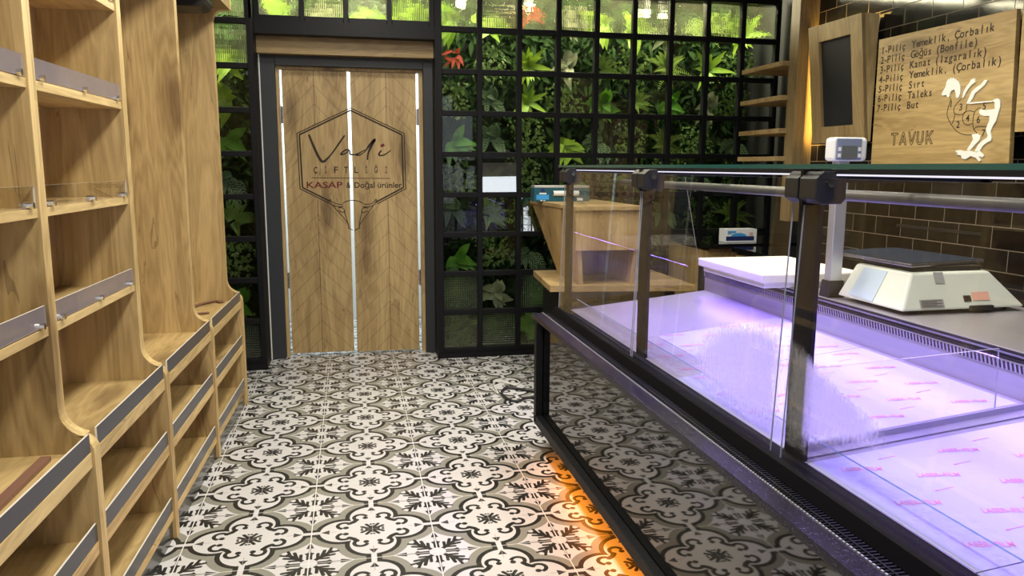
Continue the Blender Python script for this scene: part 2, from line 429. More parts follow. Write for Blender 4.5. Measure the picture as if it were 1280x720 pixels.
def mat_condensation():
    """fogged, streaked patch on the counter glass"""
    m, nt, out = new_mat('condensation')
    tc = node(nt, 'ShaderNodeTexCoord'); sp = node(nt, 'ShaderNodeSeparateXYZ'); nt.links.new(tc.outputs['UV'], sp.inputs[0])
    u, v = X(nt, sp.outputs[0]), X(nt, sp.outputs[1])
    n1 = node(nt, 'ShaderNodeTexNoise'); setin(n1, Scale=1.0, Detail=4.0)
    mp = node(nt, 'ShaderNodeMapping'); mp.inputs['Scale'].default_value = (110, 110, 34); nt.links.new(tc.outputs['Object'], mp.inputs[0]); nt.links.new(mp.outputs[0], n1.inputs['Vector'])
    n2 = node(nt, 'ShaderNodeTexNoise'); setin(n2, Scale=240.0, Detail=2.0); nt.links.new(tc.outputs['Object'], n2.inputs['Vector'])
    edge = 1.0 - u                                       # u = 0 at the middle, 1 on the rim
    drip = (v * 3.2).cl()
    al = (edge * 2.8 + X(nt, n1.outputs[0]) * 0.7 - 0.42).cl() * (X(nt, n1.outputs[0]) * 0.7 + X(nt, n2.outputs[0]) * 0.5 - 0.05).cl() * (drip * 0.6 + 0.4)
    df = node(nt, 'ShaderNodeBsdfDiffuse'); setin(df, Color=(0.85, 0.85, 0.9, 1))
    tl = node(nt, 'ShaderNodeBsdfTranslucent'); setin(tl, Color=(0.85, 0.85, 0.9, 1))
    ms = node(nt, 'ShaderNodeMixShader'); ms.inputs[0].default_value = 0.7
    nt.links.new(df.outputs[0], ms.inputs[1]); nt.links.new(tl.outputs[0], ms.inputs[2])
    tr = node(nt, 'ShaderNodeBsdfTransparent')
    mx = node(nt, 'ShaderNodeMixShader'); nt.links.new((al * 1.9).cl().v, mx.inputs[0]); nt.links.new(tr.outputs[0], mx.inputs[1]); nt.links.new(ms.outputs[0], mx.inputs[2])
    nt.links.new(mx.outputs[0], out.inputs[0])
    return m


M['floor'] = mat_floor(); M['brick'] = mat_brick(); M['granite'] = mat_granite(); M['fog'] = mat_condensation()
M['leaf_bright'] = mat_leaf('bright_leaf', (0.14, 0.32, 0.02), (0.42, 0.60, 0.05))
M['leaf_broad'] = mat_leaf('broad_leaf', (0.05, 0.20, 0.02), (0.18, 0.42, 0.04))
M['leaf_stripe'] = mat_leaf('striped_leaf', (0.02, 0.085, 0.025), (0.04, 0.14, 0.03), 0.9, (0.45, 0.52, 0.36))
M['leaf_fern'] = mat_leaf('fern_leaf', (0.12, 0.26, 0.04), (0.34, 0.46, 0.09))
M['leaf_ivy'] = mat_leaf('ivy_leaf', (0.05, 0.13, 0.03), (0.22, 0.32, 0.08))
M['leaf_red'] = mat_leaf('red_leaf', (0.30, 0.02, 0.015), (0.45, 0.07, 0.03))
M['leaf_pale'] = mat_leaf('variegated_leaf', (0.16, 0.22, 0.10), (0.48, 0.48, 0.34))
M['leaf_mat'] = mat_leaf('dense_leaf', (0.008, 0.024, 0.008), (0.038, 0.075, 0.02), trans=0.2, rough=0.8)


# ------------------------------------------------------------------ mesh builder
class MB:
    def __init__(s): s.v, s.f, s.m, s.uv = [], [], [], None
    def add(s, vs, fs, mi=0):
        k = len(s.v); s.v += [tuple(q) for q in vs]
        for f in fs: s.f.append(tuple(i + k for i in f)); s.m.append(mi)
        return s
    def box(s, a, b, mi=0, side=None):
        (x0, y0, z0), (x1, y1, z1) = a, b
        vs = [(x0, y0, z0), (x1, y0, z0), (x1, y1, z0), (x0, y1, z0), (x0, y0, z1), (x1, y0, z1), (x1, y1, z1), (x0, y1, z1)]
        return s.hexa(vs, mi, side)
    def hexa(s, vs, mi=0, side=None):
        fs = [(0, 3, 2, 1), (4, 5, 6, 7), (0, 1, 5, 4), (1, 2, 6, 5), (2, 3, 7, 6), (3, 0, 4, 7)]
        k = len(s.v); s.v += [tuple(q) for q in vs]
        for i, f in enumerate(fs):
            s.f.append(tuple(j + k for j in f)); s.m.append(side.get(i, mi) if side else mi)
        return s
    def prism(s, pts, d, mi=0):
        """closed outline of 3-D points swept by vector d"""
        n = len(pts); d = Vector(d); p = [Vector(q) for q in pts]
        vs = p + [q + d for q in p]
        fs = [tuple(range(n))[::-1], tuple(range(n, 2 * n))] + [(i, (i + 1) % n, n + (i + 1) % n, n + i) for i in range(n)]
        return s.add(vs, fs, mi)
    def tube(s, pts, r, n=8, mi=0, closed=False):
        p = [Vector(q) for q in pts]; N = len(p); k = len(s.v)
        rr = r if isinstance(r, (list, tuple)) else [r] * N
        prev = None
        for i in range(N):
            t = (p[min(i + 1, N - 1)] - p[max(i - 1, 0)]) if not closed else (p[(i + 1) % N] - p[i - 1])
            t = t.normalized() if t.length > 0 else Vector((0, 0, 1))
            if prev is None: u = t.orthogonal().normalized()
            else:
                u = prev - t * prev.dot(t); u = u.normalized() if u.length > 1e-6 else t.orthogonal().normalized()
            prev = u; w_ = t.cross(u)
            for j in range(n):
                a = 2 * math.pi * j / n; s.v.append(tuple(p[i] + (u * math.cos(a) + w_ * math.sin(a)) * rr[i]))
        for i in range(N if closed else N - 1):
            i2 = (i + 1) % N
            for j in range(n):
                s.f.append((k + i * n + j, k + i * n + (j + 1) % n, k + i2 * n + (j + 1) % n, k + i2 * n + j)); s.m.append(mi)
        if not closed:
            s.f.append(tuple(k + j for j in range(n))[::-1]); s.m.append(mi)
            s.f.append(tuple(k + (N - 1) * n + j for j in range(n))); s.m.append(mi)
        return s
    def ribbon(s, pts, widths, nrm, th, mi=0):
        """flat brush stroke lying on a plane with normal nrm"""
        p = [Vector(q) for q in pts]; nrm = Vector(nrm).normalized(); N = len(p); L, R_ = [], []
        for i in range(N):
            t = (p[min(i + 1, N - 1)] - p[max(i - 1, 0)]).normalized(); sd = nrm.cross(t).normalized() * (widths[i] * 0.5 if isinstance(widths, (list, tuple)) else widths * 0.5)
            L.append(p[i] + sd); R_.append(p[i] - sd)
        for i in range(N - 1):
            lo = [L[i], L[i + 1], R_[i + 1], R_[i]]
            s.hexa(lo + [q + nrm * th for q in lo], mi)
        return s


def smooth_path(pts, n=6):
    """Catmull-Rom through tuples of any length"""
    out = []
    for i in range(len(pts) - 1):
        p0, p1, p2, p3 = pts[max(i - 1, 0)], pts[i], pts[i + 1], pts[min(i + 2, len(pts) - 1)]
        for k in range(n):
            t = k / n
            out.append(tuple(0.5 * ((2 * b) + (-a + c) * t + (2 * a - 5 * b + 4 * c - d) * t * t + (-a + 3 * b - 3 * c + d) * t ** 3) for a, b, c, d in zip(p0, p1, p2, p3)))
    out.append(tuple(pts[-1])); return out


def base_of(o): return Vector(o.location) if o is not None else Vector((0, 0, 0))


def world_base(o):
    v = Vector((0, 0, 0))
    while o is not None: v += Vector(o.location); o = o.parent
    return v


def obj(name, mb, mats, parent=None, bevel=0.0, smooth=False, origin=None):
    """links the builder's geometry (world coordinates) as one mesh object"""
    me = bpy.data.meshes.new(name)
    org = world_base(parent) if parent else Vector((0, 0, 0))
    if origin is not None: org = Vector(origin)
    me.from_pydata([tuple(Vector(q) - org) for q in mb.v], [], mb.f)
    mats = mats if isinstance(mats, (list, tuple)) else [mats]
    for q in mats: me.materials.append(q)
    me.polygons.foreach_set('material_index', mb.m)
    if mb.uv:
        ul = me.uv_layers.new(name='UVMap')
        for lp in me.loops: ul.data[lp.index].uv = mb.uv[lp.vertex_index]
    bm = bmesh.new(); bm.from_mesh(me); bmesh.ops.recalc_face_normals(bm, faces=bm.faces); bm.to_mesh(me); bm.free()
    if smooth: me.polygons.foreach_set('use_smooth', [True] * len(me.polygons))
    me.update()
    o = bpy.data.objects.new(name, me); COL.objects.link(o)
    if parent: o.parent = parent
    if origin is not None: o.location = org - (world_base(parent) if parent else Vector((0, 0, 0)))
    if bevel:
        b = o.modifiers.new('edge', 'BEVEL'); b.width = bevel; b.segments = 2; b.limit_method = 'ANGLE'
    return o


def thing(name, label, cat, loc=(0, 0, 0), group=None):
    o = bpy.data.objects.new(name, None); COL.objects.link(o); o.location = loc
    o.empty_display_size = 0.05
    return tag(o, label, cat, group)


def tag(o, label, cat, group=None):
    o['label'] = label; o['category'] = cat
    if group: o['group'] = group
    return o


def struct(o): o['kind'] = 'structure'; return o


def text_geo(s):
    cu = bpy.data.curves.new('lettering', 'FONT'); cu.body = s; cu.resolution_u = 3; cu.offset = 0.014
    t = bpy.data.objects.new('lettering', cu); COL.objects.link(t)
    dg = bpy.context.evaluated_depsgraph_get(); me = bpy.data.meshes.new_from_object(t.evaluated_get(dg))
    vs = [tuple(v.co) for v in me.vertices]; fs = [tuple(p.vertices) for p in me.polygons]
    bpy.data.objects.remove(t); bpy.data.curves.remove(cu); bpy.data.meshes.remove(me)
    return vs, fs


_tc = {}


def text_on(mb, s, org, right, up, width, height=None, lift=0.0006, mi=0, spread=None):
    """flat lettering on a plane: lower-left corner org, unit vectors right / up, fitted to width x height"""
    if s not in _tc: _tc[s] = text_geo(s)
    vs, fs = _tc[s]
    x0, x1 = min(v[0] for v in vs), max(v[0] for v in vs); y0, y1 = min(v[1] for v in vs), max(v[1] for v in vs)
    r, u = Vector(right).normalized(), Vector(up).normalized(); n = r.cross(u); org = Vector(org)
    sx = width / (x1 - x0); sy = height / (y1 - y0) if height else sx
    base = 0.0 if height is None else y0
    mb.add([org + r * ((v[0] - x0) * sx) + u * ((v[1] - (y0 if height else 0)) * sy) + n * lift for v in vs], fs, mi)
    return mb


# ------------------------------------------------------------------ room shell
struct(obj('floor', MB().box((-1.4, -2.6, -0.05), (3.4, 7.4, 0)), M['floor']))
struct(obj('ceiling', MB().box((-1.4, -2.6, 2.95), (3.4, 7.4, 3.0)), M['ceiling']))
struct(obj('wall_left', MB().box((-1.4, -2.6, 0), (-1.27, 7.4, 2.95)), M['dark_wall']))
struct(obj('wall_right', MB().box((2.85, -2.6, 0), (3.4, 4.5, 2.95)), M['brick']))
struct(obj('wall_recess', MB().box((3.2, 4.5, 0), (3.4, 7.4, 2.95)), M['dark_wall']))
struct(obj('wall_front', MB().box((-1.27, -2.6, 0), (2.85, -2.5, 2.95)), M['plaster']))
wb = MB()
wb.box((-1.27, 6.06, 0), (-0.62, 6.16, 2.95)); wb.box((0.62, 6.06, 0), (3.2, 6.16, 2.95)); wb.box((-0.62, 6.06, 2.22), (0.62, 6.16, 2.95))
struct(obj('wall_back', wb, M['dark_wall']))
wh = MB(); wh.box((-0.9, 7.0, 0), (0.9, 7.1, 2.95)); wh.box((-0.72, 6.16, 0), (-0.62, 7.0, 2.95)); wh.box((0.62, 6.16, 0), (0.72, 7.0, 2.95))
struct(obj('wall_hallway', wh, M['plaster']))
# wooden pillar that ends the brick wall
struct(obj('trim_1', MB().box((2.72, 4.46, 1.03), (2.86, 4.56, 2.95)), M['oak_column'], bevel=0.003))

# ------------------------------------------------------------------ shelving on the long wall
def PX(Y): return -0.666 + 0.0287 * (Y - 2.919)              # front plane of the base cabinets
UP = 0.079                                                   # upper part is set back
YS = [1.43, 2.195, 2.930, 3.738, 4.570]
TH = 0.048
sh = thing('display_shelving', 'tall oak shelving unit along the wall with stepped base and clear guards', 'shelving', (-0.9, 2.95, 0))


def profile(Y, end=False):
    x = PX(Y); xb = x - 0.345 + 0.0
    pts = [(xb, 0.0), (x, 0.0), (x, 0.605)]
    for k in range(1, 7):
        a = math.radians(90 * k / 6); pts.append((x - 0.045 + 0.045 * math.cos(a), 0.61 + 0.045 * math.sin(a)))
    cx = x - UP + 0.075
    for k in range(1, 8):
        a = math.radians(270 - 90 * k / 7); pts.append((cx + 0.075 * math.cos(a), 0.73 + 0.075 * math.sin(a)))
    if end: pts += [(x - UP, 2.13)] + [(x - UP + 0.06 - 0.06 * math.cos(math.radians(90 * k / 5)), 2.13 + 0.06 * math.sin(math.radians(90 * k / 5))) for k in range(1, 6)] + [(x + 0.012, 2.19), (x + 0.012, 2.6)]
    else: pts += [(x - UP, 2.60)]
    pts += [(xb, 2.60)]
    return [(p[0], Y - TH, p[1]) for p in pts]


for i, Y in enumerate(YS):
    pts = profile(Y, i == 4)
    mb = MB().prism(pts, (0, TH, 0))
    # front edge toned lighter than the faces: aisle light put into colour
    mb.m = [0, 0] + [1] * len(pts)
    obj('upright', mb, [M['oak_v'], M['oak_edge']], sh, bevel=0.0012)


def bar_along(y0, y1, x_off0, x_off1, z0, z1, mi=0, side=None):
    a0, b0, a1, b1 = PX(y0) + x_off0, PX(y0) + x_off1, PX(y1) + x_off0, PX(y1) + x_off1
    return MB().hexa([(a0, y0, z0), (b0, y0, z0), (b1, y1, z0), (a1, y1, z0), (a0, y0, z1), (b0, y0, z1), (b1, y1, z1), (a1, y1, z1)], mi, side)


def guard(name_mat, y0, y1, xo, z0, z1, clips):
    g = obj('guard', bar_along(y0 + 0.004, y1 - 0.004, xo, xo + 0.005, z0, z1, 0, {1: 1, 2: 1, 4: 1, 0: 1}), [M[name_mat], M['acrylic_edge']], sh)
    for c in clips:
        yc = y0 + (y1 - y0) * c; xc = PX(yc) + xo
        k = MB().tube([(xc - 0.010, yc, z0 + 0.006), (xc + 0.016, yc, z0 + 0.006)], 0.0085, 10)
        obj('clip', k, M['chrome'], g, smooth=False)
    return g


for b in range(4):
    y0, y1 = YS[b], YS[b + 1] - TH
    obj('back_panel', bar_along(y0, y1, -0.345, -0.322, 0.0, 2.6), M['oak_v'], sh)
    obj('kick_panel', bar_along(y0, y1, -0.030, -0.012, 0.0, 0.075), M['dark_gloss'], sh)
    for zt, th in ((0.612, 0.042), (0.362, 0.038), (0.108, 0.030)):
        obj('shelf', bar_along(y0, y1, -0.322, -0.006, zt - th, zt, 0, {3: 1}), [M['oak_y'], M['oak_lit_y']], sh, bevel=0.0012)
        guard('dark_acrylic', y0, y1, -0.012, zt + 0.002, zt + 0.052, ())
    if b < 2:
        for zt, kind in ((1.894, 'film_acrylic'), (1.577, 'film_acrylic'), (1.259, 'acrylic'), (0.956, 'film_acrylic')):
            obj('shelf', bar_along(y0, y1, -0.322, -UP - 0.004, zt - 0.024, zt, 0, {3: 1}), [M['oak_y'], M['oak_lit_y']], sh, bevel=0.001)
            guard(kind, y0, y1, -UP - 0.010, zt + 0.003, zt + 0.056, (0.06, 0.5, 0.94))
obj('fascia', bar_along(YS[0], YS[4] - TH, -UP - 0.02, 0.012, 2.19, 2.60), M['oak_fascia'], sh)

# dark rounded lamp body tucked under the fascia
sp_ = thing('wall_lamp', 'dark rounded fixture beneath the top of the shelving, only its underside showing', 'lamp', (-0.62, 4.3, 2.10))
mb = MB()
prof = [(0.0, 0.0), (0.13, 0.0), (0.150, 0.006), (0.166, 0.018), (0.176, 0.036), (0.178, 0.06), (0.178, 0.13), (0.0, 0.13)]
mb.prism([(-0.83 + p[0], 4.08, 2.118 + p[1]) for p in prof], (0, 0.20, 0))
obj('housing', mb, M['black_plastic'], sp_, bevel=0.006)
obj('bracket', MB().box((-0.80, 4.16, 2.24), (-0.76, 4.2, 2.30)), M['black_metal'], sp_)

# loose strips lying on the shelves
mb = MB()
for pts in ([(-0.87, 4.06, .614), (-0.86, 4.25, .615), (-0.82, 4.42, .616), (-0.755, 4.50, .617), (-0.715, 4.45, .617)],
            [(-0.88, 4.02, .614), (-0.84, 4.1, .615), (-0.79, 4.13, .616), (-0.73, 4.14, .616)]):
    sp2 = smooth_path(pts, 6)
    mb.ribbon(sp2, 0.03, (0, 0, 1), 0.004)
tag(obj('packing_strip', mb, M['brown_strip']), 'curled brown strip lying on the end top shelf of the oak unit', 'strip')
mb = MB().hexa([(-0.80, 1.62, .613), (-0.775, 1.62, .613), (-0.775, 2.10, .613), (-0.80, 2.10, .613), (-0.80, 1.62, .626), (-0.775, 1.62, .626), (-0.775, 2.10, .626), (-0.80, 2.10, .626)])
tag(obj('wood_strip', mb, M['brown_strip'], bevel=0.001), 'straight brown strip lying behind the guard on the front bay shelf', 'strip')

# ------------------------------------------------------------------ glazed grids
GY = 5.44


def pane(parent, x0, z0, y, kind, tilt, turn=0.0, s=0.28, bar=0.036):
    g = 0.5 * bar
    cx, cz = x0 + s / 2, z0 + s / 2; hw = s / 2 - g + 0.006; hh = hw
    mb = MB()
    rot = Matrix.Rotation(tilt, 4, 'X') @ Matrix.Rotation(turn, 4, 'Z')
    def tr(vs): return [tuple(Vector((cx, y, cz)) + (rot @ Vector(q))) for q in vs]
    if True:
        vs = [(-hw, 0, -hh), (hw, 0, -hh), (hw, 0, hh), (-hw, 0, hh)]
        mb.add(tr(vs), [(0, 1, 2, 3)])
    p = obj('pane', mb, M[kind], parent, origin=(cx, y, cz))
    if abs(tilt) > 0.03 or abs(turn) > 0.03:                 # opened panes carry a slim sash of their own
        fb = MB(); t = 0.006
        for a, b in (((-hw, -.006, -hh), (hw, .006, -hh + t)), ((-hw, -.006, hh - t), (hw, .006, hh)), ((-hw, -.006, -hh), (-hw + t, .006, hh)), ((hw - t, -.006, -hh), (hw, .006, hh))):
            k = len(fb.v); fb.box(a, b); fb.v[k:] = tr(fb.v[k:])
        obj('sash', fb, M['black_metal'], p)
    return p


def grid(root, x0, nc, z0, nr, y, kinds, bar=0.036, depth=0.05, s=0.28, ytilt=None):
    mb = MB(); x1, z1 = x0 + nc * s, z0 + nr * s
    for i in range(nc + 1):
        xc = x0 + i * s; mb.box((xc - bar / 2, y - depth / 2, z0 - bar / 2), (xc + bar / 2, y + depth / 2, z1 + bar / 2))
    for j in range(nr + 1):
        zc = z0 + j * s
        for i in range(nc):
            mb.box((x0 + i * s + bar / 2, y - depth / 2, zc - bar / 2), (x0 + (i + 1) * s - bar / 2, y + depth / 2, zc + bar / 2))
    obj('frame', mb, M['black_metal'], root, bevel=0.003)
    for j in range(nr):
        for i in range(nc):
            k, tilt, turn = kinds(i, j)
            pane(root, x0 + i * s, z0 + j * s, y, k, tilt, turn, s, bar)


gs = thing('glass_screen', 'black steel grid of small square panes filling the back wall beside the door', 'glass screen', (1.9, GY, 0))
rs = random.Random(3)


def kinds_main(i, j):
    if j == 8:
        return (('misty_pane', 'ribbed_pane', 'misty_pane', 'ribbed_pane', 'misty_pane', 'ribbed_pane', 'misty_pane', 'ribbed_pane', 'misty_pane')[i], (0.0, 0.10, 0.0, -0.16, 0.04, 0.13, 0.02, -0.17, 0.0)[i], (0, 0.04, 0, 0.05, 0, -0.06, 0, 0.08, 0)[i])
    if j == 0: return (('misty_pane', 'crossed_pane', 'misty_pane')[i % 3], 0, 0)
    if j == 1: return (('crossed_pane', 'clear_pane', 'crossed_pane')[i % 3], 0, 0)
    t, q = rs.uniform(-0.018, 0.018), rs.uniform(-0.018, 0.018)
    if (i, j) == (1, 4): return ('mirror_pane', -0.095, -0.085)
    if (i, j) == (2, 3): return ('mirror_pane', -0.08, -0.16)
    if (i, j) in ((2, 7), (2, 6), (6, 7), (5, 6), (3, 6)): t += rs.choice((-0.05, 0.05)); q += 0.03
    return ('clear_pane', t, q)


grid(gs, 0.614, 9, 0.05, 9, GY, kinds_main)
obj('base_bar', MB().box((0.596, GY - 0.04, 0.0), (3.15, GY + 0.03, 0.035)), M['black_metal'], gs)
obj('side_post', MB().box((0.585, GY - 0.03, 0.0), (0.598, GY + 0.16, 2.6)), M['black_metal'], gs)

ts = thing('glass_transom', 'row of four bright square panes in a black grid above the wooden door', 'glass screen', (0.0, GY, 2.30))


def kinds_tr(i, j): return (('misty_pane', 'ribbed_pane', 'misty_pane', 'ribbed_pane')[i], (0.0, 0.05, -0.02, 0.06)[i], 0)


grid(ts, -0.565, 4, 2.315, 1, GY, kinds_tr, s=0.283, bar=0.034)
obj('lintel_bar', MB().box((-0.583, GY - 0.03, 2.215), (0.584, GY + 0.02, 2.30)), M['black_metal'], ts)

ls = thing('glass_screen', 'narrow black steel grid, one pane wide, between the shelving and the door', 'glass screen', (-0.75, 5.35, 0))


def kinds_l(i, j):
    if j == 7: return ('ribbed_pane', 0.02, 0.03)
    if j == 0: return ('crossed_pane', 0, 0)
    return ('clear_pane', rs.uniform(-0.02, 0.02), rs.uniform(-0.02, 0.02))


grid(ls, -1.16, 2, 0.055, 8, 5.35, kinds_l, s=0.2775)
obj('base_bar', MB().box((-1.18, 5.31, 0.0), (-0.59, 5.38, 0.045)), M['black_metal'], ls)
obj('side_post', MB().box((-0.604, 5.33, 0.0), (-0.585, 5.70, 2.6)), M['black_metal'], ls)
tp = MB()
tp.add([(-0.80, 5.34, 2.31), (-0.60, 5.36, 2.30), (-0.60, 5.30, 2.58), (-0.86, 5.28, 2.58)], [(0, 1, 2, 3)])
obj('pane', tp, M['ribbed_pane'], ls)
obj('top_post', MB().box((-0.63, 5.33, 2.29), (-0.59, 5.38, 2.62)), M['black_metal'], ls)

# ------------------------------------------------------------------ double door
door = bpy.data.objects.new('door_1', None); COL.objects.link(door); door.location = (0, 5.69, 0); struct(door)
door['label'] = 'double oak chevron door with butcher emblem in a grey frame'
DY = 5.68
fm = MB()
fm.box((-0.578, 5.60, 0), (-0.482, 5.74, 2.105)); fm.box((0.520, 5.60, 0), (0.586, 5.74, 2.105)); fm.box((-0.482, 5.60, 2.040), (0.520, 5.74, 2.105))
obj('door_frame', fm, M['grey_frame'], door, bevel=0.003)
lm = MB()
lm.box((-0.482, 5.66, 0), (-0.462, 5.74, 2.04)); lm.box((0.496, 5.66, 0), (0.520, 5.74, 2.04)); lm.box((-0.462, 5.66, 2.022), (0.496, 5.74, 2.04))
obj('frame_lining', lm, M['oak_v'], door, bevel=0.001)
obj('header_panel', MB().box((-0.585, 5.52, 2.1055), (0.585, 5.745, 2.2155)), M['oak_fascia'], door)
jm = MB(); jm.box((-0.62, 5.74, 0), (-0.578, 6.16, 2.22)); jm.box((0.586, 5.74, 0), (0.62, 6.16, 2.22)); jm.box((-0.62, 5.45, 2.216), (0.62, 6.16, 2.24))
obj('jamb', jm, M['dark_wall'], door)
obj('edge_trim', MB().box((-0.585, 5.595, 0.0), (-0.577, 5.60, 2.108)), M['white'], door)
la = obj('door_leaf', MB().box((-0.445, DY, 0.018), (-0.006, DY + 0.04, 2.0195)), M['door_a'], door, bevel=0.001)
lb = obj('door_leaf', MB().box((0.017, DY, 0.010), (0.474, DY + 0.04, 2.0195)), M['door_b'], door, bevel=0.001)
for (p, x0, x1) in ((la, -0.463, -0.442), (lb, 0.474, 0.498)):
    for z in (0.50, 1.66):
        h = MB(); h.box((x0, DY - 0.004, z), (x1, DY + 0.02, z + 0.11)); h.tube([((x0 + x1) / 2, DY - 0.006, z - 0.004), ((x0 + x1) / 2, DY - 0.006, z + 0.114)], 0.005, 8)
        obj('hinge', h, M['steel'], p)
# emblem: double hexagon, brush lettering, bull head
EY = DY - 0.001
HX = [(0.014, 1.771), (-0.357, 1.590), (-0.349, 1.207), (0.022, 1.012), (0.391, 1.206), (0.386, 1.599)]
hc = (sum(p[0] for p in HX) / 6, sum(p[1] for p in HX) / 6)
HI = [(hc[0] + (p[0] - hc[0]) * 0.955, hc[1] + (p[1] - hc[1]) * 0.955) for p in HX]
PN = (0, -1, 0)
mb = MB()
def strokes(P, w_):
    for a, b in zip(P, P[1:]): mb.ribbon([(a[0], EY, a[1]), (b[0], EY, b[1])], w_, PN, 0.0012)
cutL = (-0.150, 1.100); cutR = (0.180, 1.100)
def close_open(P):                                          # the lower corner stays open for the bull head
    l = (P[2], (P[2][0] + (P[3][0] - P[2][0]) * 0.53, P[2][1] + (P[3][1] - P[2][1]) * 0.53))
    r = (P[4], (P[4][0] + (P[3][0] - P[4][0]) * 0.56, P[4][1] + (P[3][1] - P[4][1]) * 0.56))
    strokes([P[0], P[1], P[2], l[1]], 0.006 if P is HX else 0.010); strokes([P[0], P[5], P[4], r[1]], 0.006 if P is HX else 0.010)
close_open(HX); close_open(HI)
obj('emblem_outline', mb, M['ink'], door)
BULL = {'hornL': [(-0.148, 1.116), (-0.145, 1.133), (-0.134, 1.116), (-0.102, 1.1), (-0.056, 1.095)], 'hornL2': [(-0.148, 1.116), (-0.132, 1.094), (-0.091, 1.08), (-0.051, 1.082)], 'hornR': [(0.179, 1.114), (0.178, 1.132), (0.162, 1.112), (0.132, 1.096), (0.085, 1.097)], 'hornR2': [(0.179, 1.114), (0.158, 1.088), (0.119, 1.076), (0.078, 1.079)], 'top': [(-0.056, 1.103), (-0.032, 1.118), (0.015, 1.124), (0.062, 1.115), (0.085, 1.103)], 'faceL': [(-0.132, 1.094), (-0.092, 1.044), (-0.042, 0.984), (-0.019, 0.942), (-0.023, 0.927), (0.009, 0.909)], 'faceR': [(0.161, 1.093), (0.118, 1.031), (0.07, 0.971), (0.055, 0.941), (0.057, 0.926), (0.021, 0.909)], 'cheekL': [(-0.052, 1.05), (-0.038, 1.008), (-0.027, 0.966), (-0.019, 0.942)], 'cheekR': [(0.077, 1.049), (0.066, 1.007), (0.058, 0.971), (0.055, 0.941)], 'eyeL': [(-0.092, 1.068), (-0.074, 1.074), (-0.051, 1.062), (-0.046, 1.042), (-0.069, 1.042), (-0.092, 1.056)], 'eyeR': [(0.119, 1.067), (0.098, 1.072), (0.078, 1.061), (0.074, 1.037), (0.095, 1.039), (0.119, 1.049)]}
mb = MB()
for k, P in BULL.items():
    q = smooth_path(P, 4); mb.ribbon([(p[0], EY, p[1]) for p in q], 0.005, PN, 0.0012)
obj('bull_head', mb, M['ink'], door)
VADI = {'V': [(-0.276, 1.583, 0.0089), (-0.25, 1.512, 0.0102), (-0.213, 1.426, 0.0115), (-0.182, 1.397, 0.0102), (-0.126, 1.45, 0.0064), (-0.067, 1.531, 0.0076), (-0.031, 1.581, 0.0064)], 'a': [(-0.001, 1.48, 0.0051), (-0.028, 1.479, 0.0064), (-0.06, 1.454, 0.0064), (-0.055, 1.447, 0.0064), (-0.028, 1.456, 0.0051), (0.001, 1.474, 0.0051), (0.003, 1.45, 0.0064), (0.035, 1.447, 0.0051), (0.059, 1.457, 0.0038)], 'd': [(0.108, 1.481, 0.0038), (0.064, 1.457, 0.0051), (0.047, 1.445, 0.0064), (0.064, 1.443, 0.0051), (0.1, 1.463, 0.0038), (0.142, 1.516, 0.0102), (0.178, 1.554, 0.0115), (0.153, 1.51, 0.0102), (0.128, 1.451, 0.0076), (0.123, 1.41, 0.0064)], 'i': [(0.223, 1.479, 0.0064), (0.205, 1.452, 0.0076), (0.213, 1.442, 0.0064), (0.246, 1.449, 0.0051), (0.291, 1.48, 0.0038)]}
mb = MB()
for k, P in VADI.items():
    q = smooth_path(P, 6); mb.ribbon([(p[0], EY, p[1]) for p in q], [p[2] * 1.6 for p in q], PN, 0.0012)
obj('brush_lettering', mb, M['ink'], door)
obj('red_dot', MB().ribbon([(0.219, EY, 1.506), (0.243, EY, 1.520)], 0.019, PN, 0.0012), M['ink_red'], door)
mb = MB()
for i, ch in enumerate('ÇİFTLİĞİ'):
    xx = -0.252 + i * 0.0705; wch = 0.010 if ch == 'İ' else 0.026
    text_on(mb, ch, (xx + (0.008 if ch == 'İ' else 0), EY, 1.318 - (0.012 if ch == 'Ç' else 0)), (1, 0, 0), (0, 0, 1), wch, {'Ç': 0.054, 'İ': 0.056, 'Ğ': 0.058}.get(ch, 0.044))
mb.ribbon([(-0.266, EY, 1.284), (0.284, EY, 1.280)], 0.003, PN, 0.0012)
text_on(mb, '& ', (-0.029, EY, 1.212), (1, 0, 0), (0, 0, 1), 0.030, 0.040)
text_on(mb, 'Doğal ürünler', (0.027, EY, 1.201), (1, 0, 0), (0, 0, 1), 0.336, 0.056)
obj('lettering', mb, M['ink'], door)
mb = MB(); text_on(mb, 'KASAP', (-0.303, EY, 1.211), (1, 0, 0), (0, 0, 1), 0.247, 0.045)
obj('red_lettering', mb, M['ink_red'], door)

# ------------------------------------------------------------------ planting behind the glass
def leaf(mb, base, d, up, L, W, droop, n=5, mi=0, pw=0.8):
    d = Vector(d).normalized(); up = Vector(up); sd = d.cross(up)
    sd = sd.normalized() if sd.length > 1e-4 else d.orthogonal().normalized(); nu = sd.cross(d).normalized()
    k = len(mb.v); base = Vector(base)
    for i in range(n + 1):
        t = i / n; c = base + d * (L * t) - Vector((0, 0, 1)) * (droop * L * t * t)
        wd = W * math.sin(math.pi * min(1, (t * 0.94 + 0.05)) ** pw) * 0.5
        for s_, uu in ((-1, 0.0), (0, 0.5), (1, 1.0)):
            mb.v.append(tuple(c + sd * (wd * s_) + nu * (abs(s_) * wd * 0.25))); mb.uv.append((uu, t))
    for i in range(n):
        for j in range(2):
            a = k + i * 3 + j; mb.f.append((a, a + 1, a + 4, a + 3)); mb.m.append(mi)


def rd(r, spread=1.0, front=True):
    a = r.uniform(0, 2 * math.pi); v = Vector((math.cos(a), 0, math.sin(a))) * spread
    v.y = -r.uniform(0.15, 0.8) if front else r.uniform(-1, 1); return v.normalized()


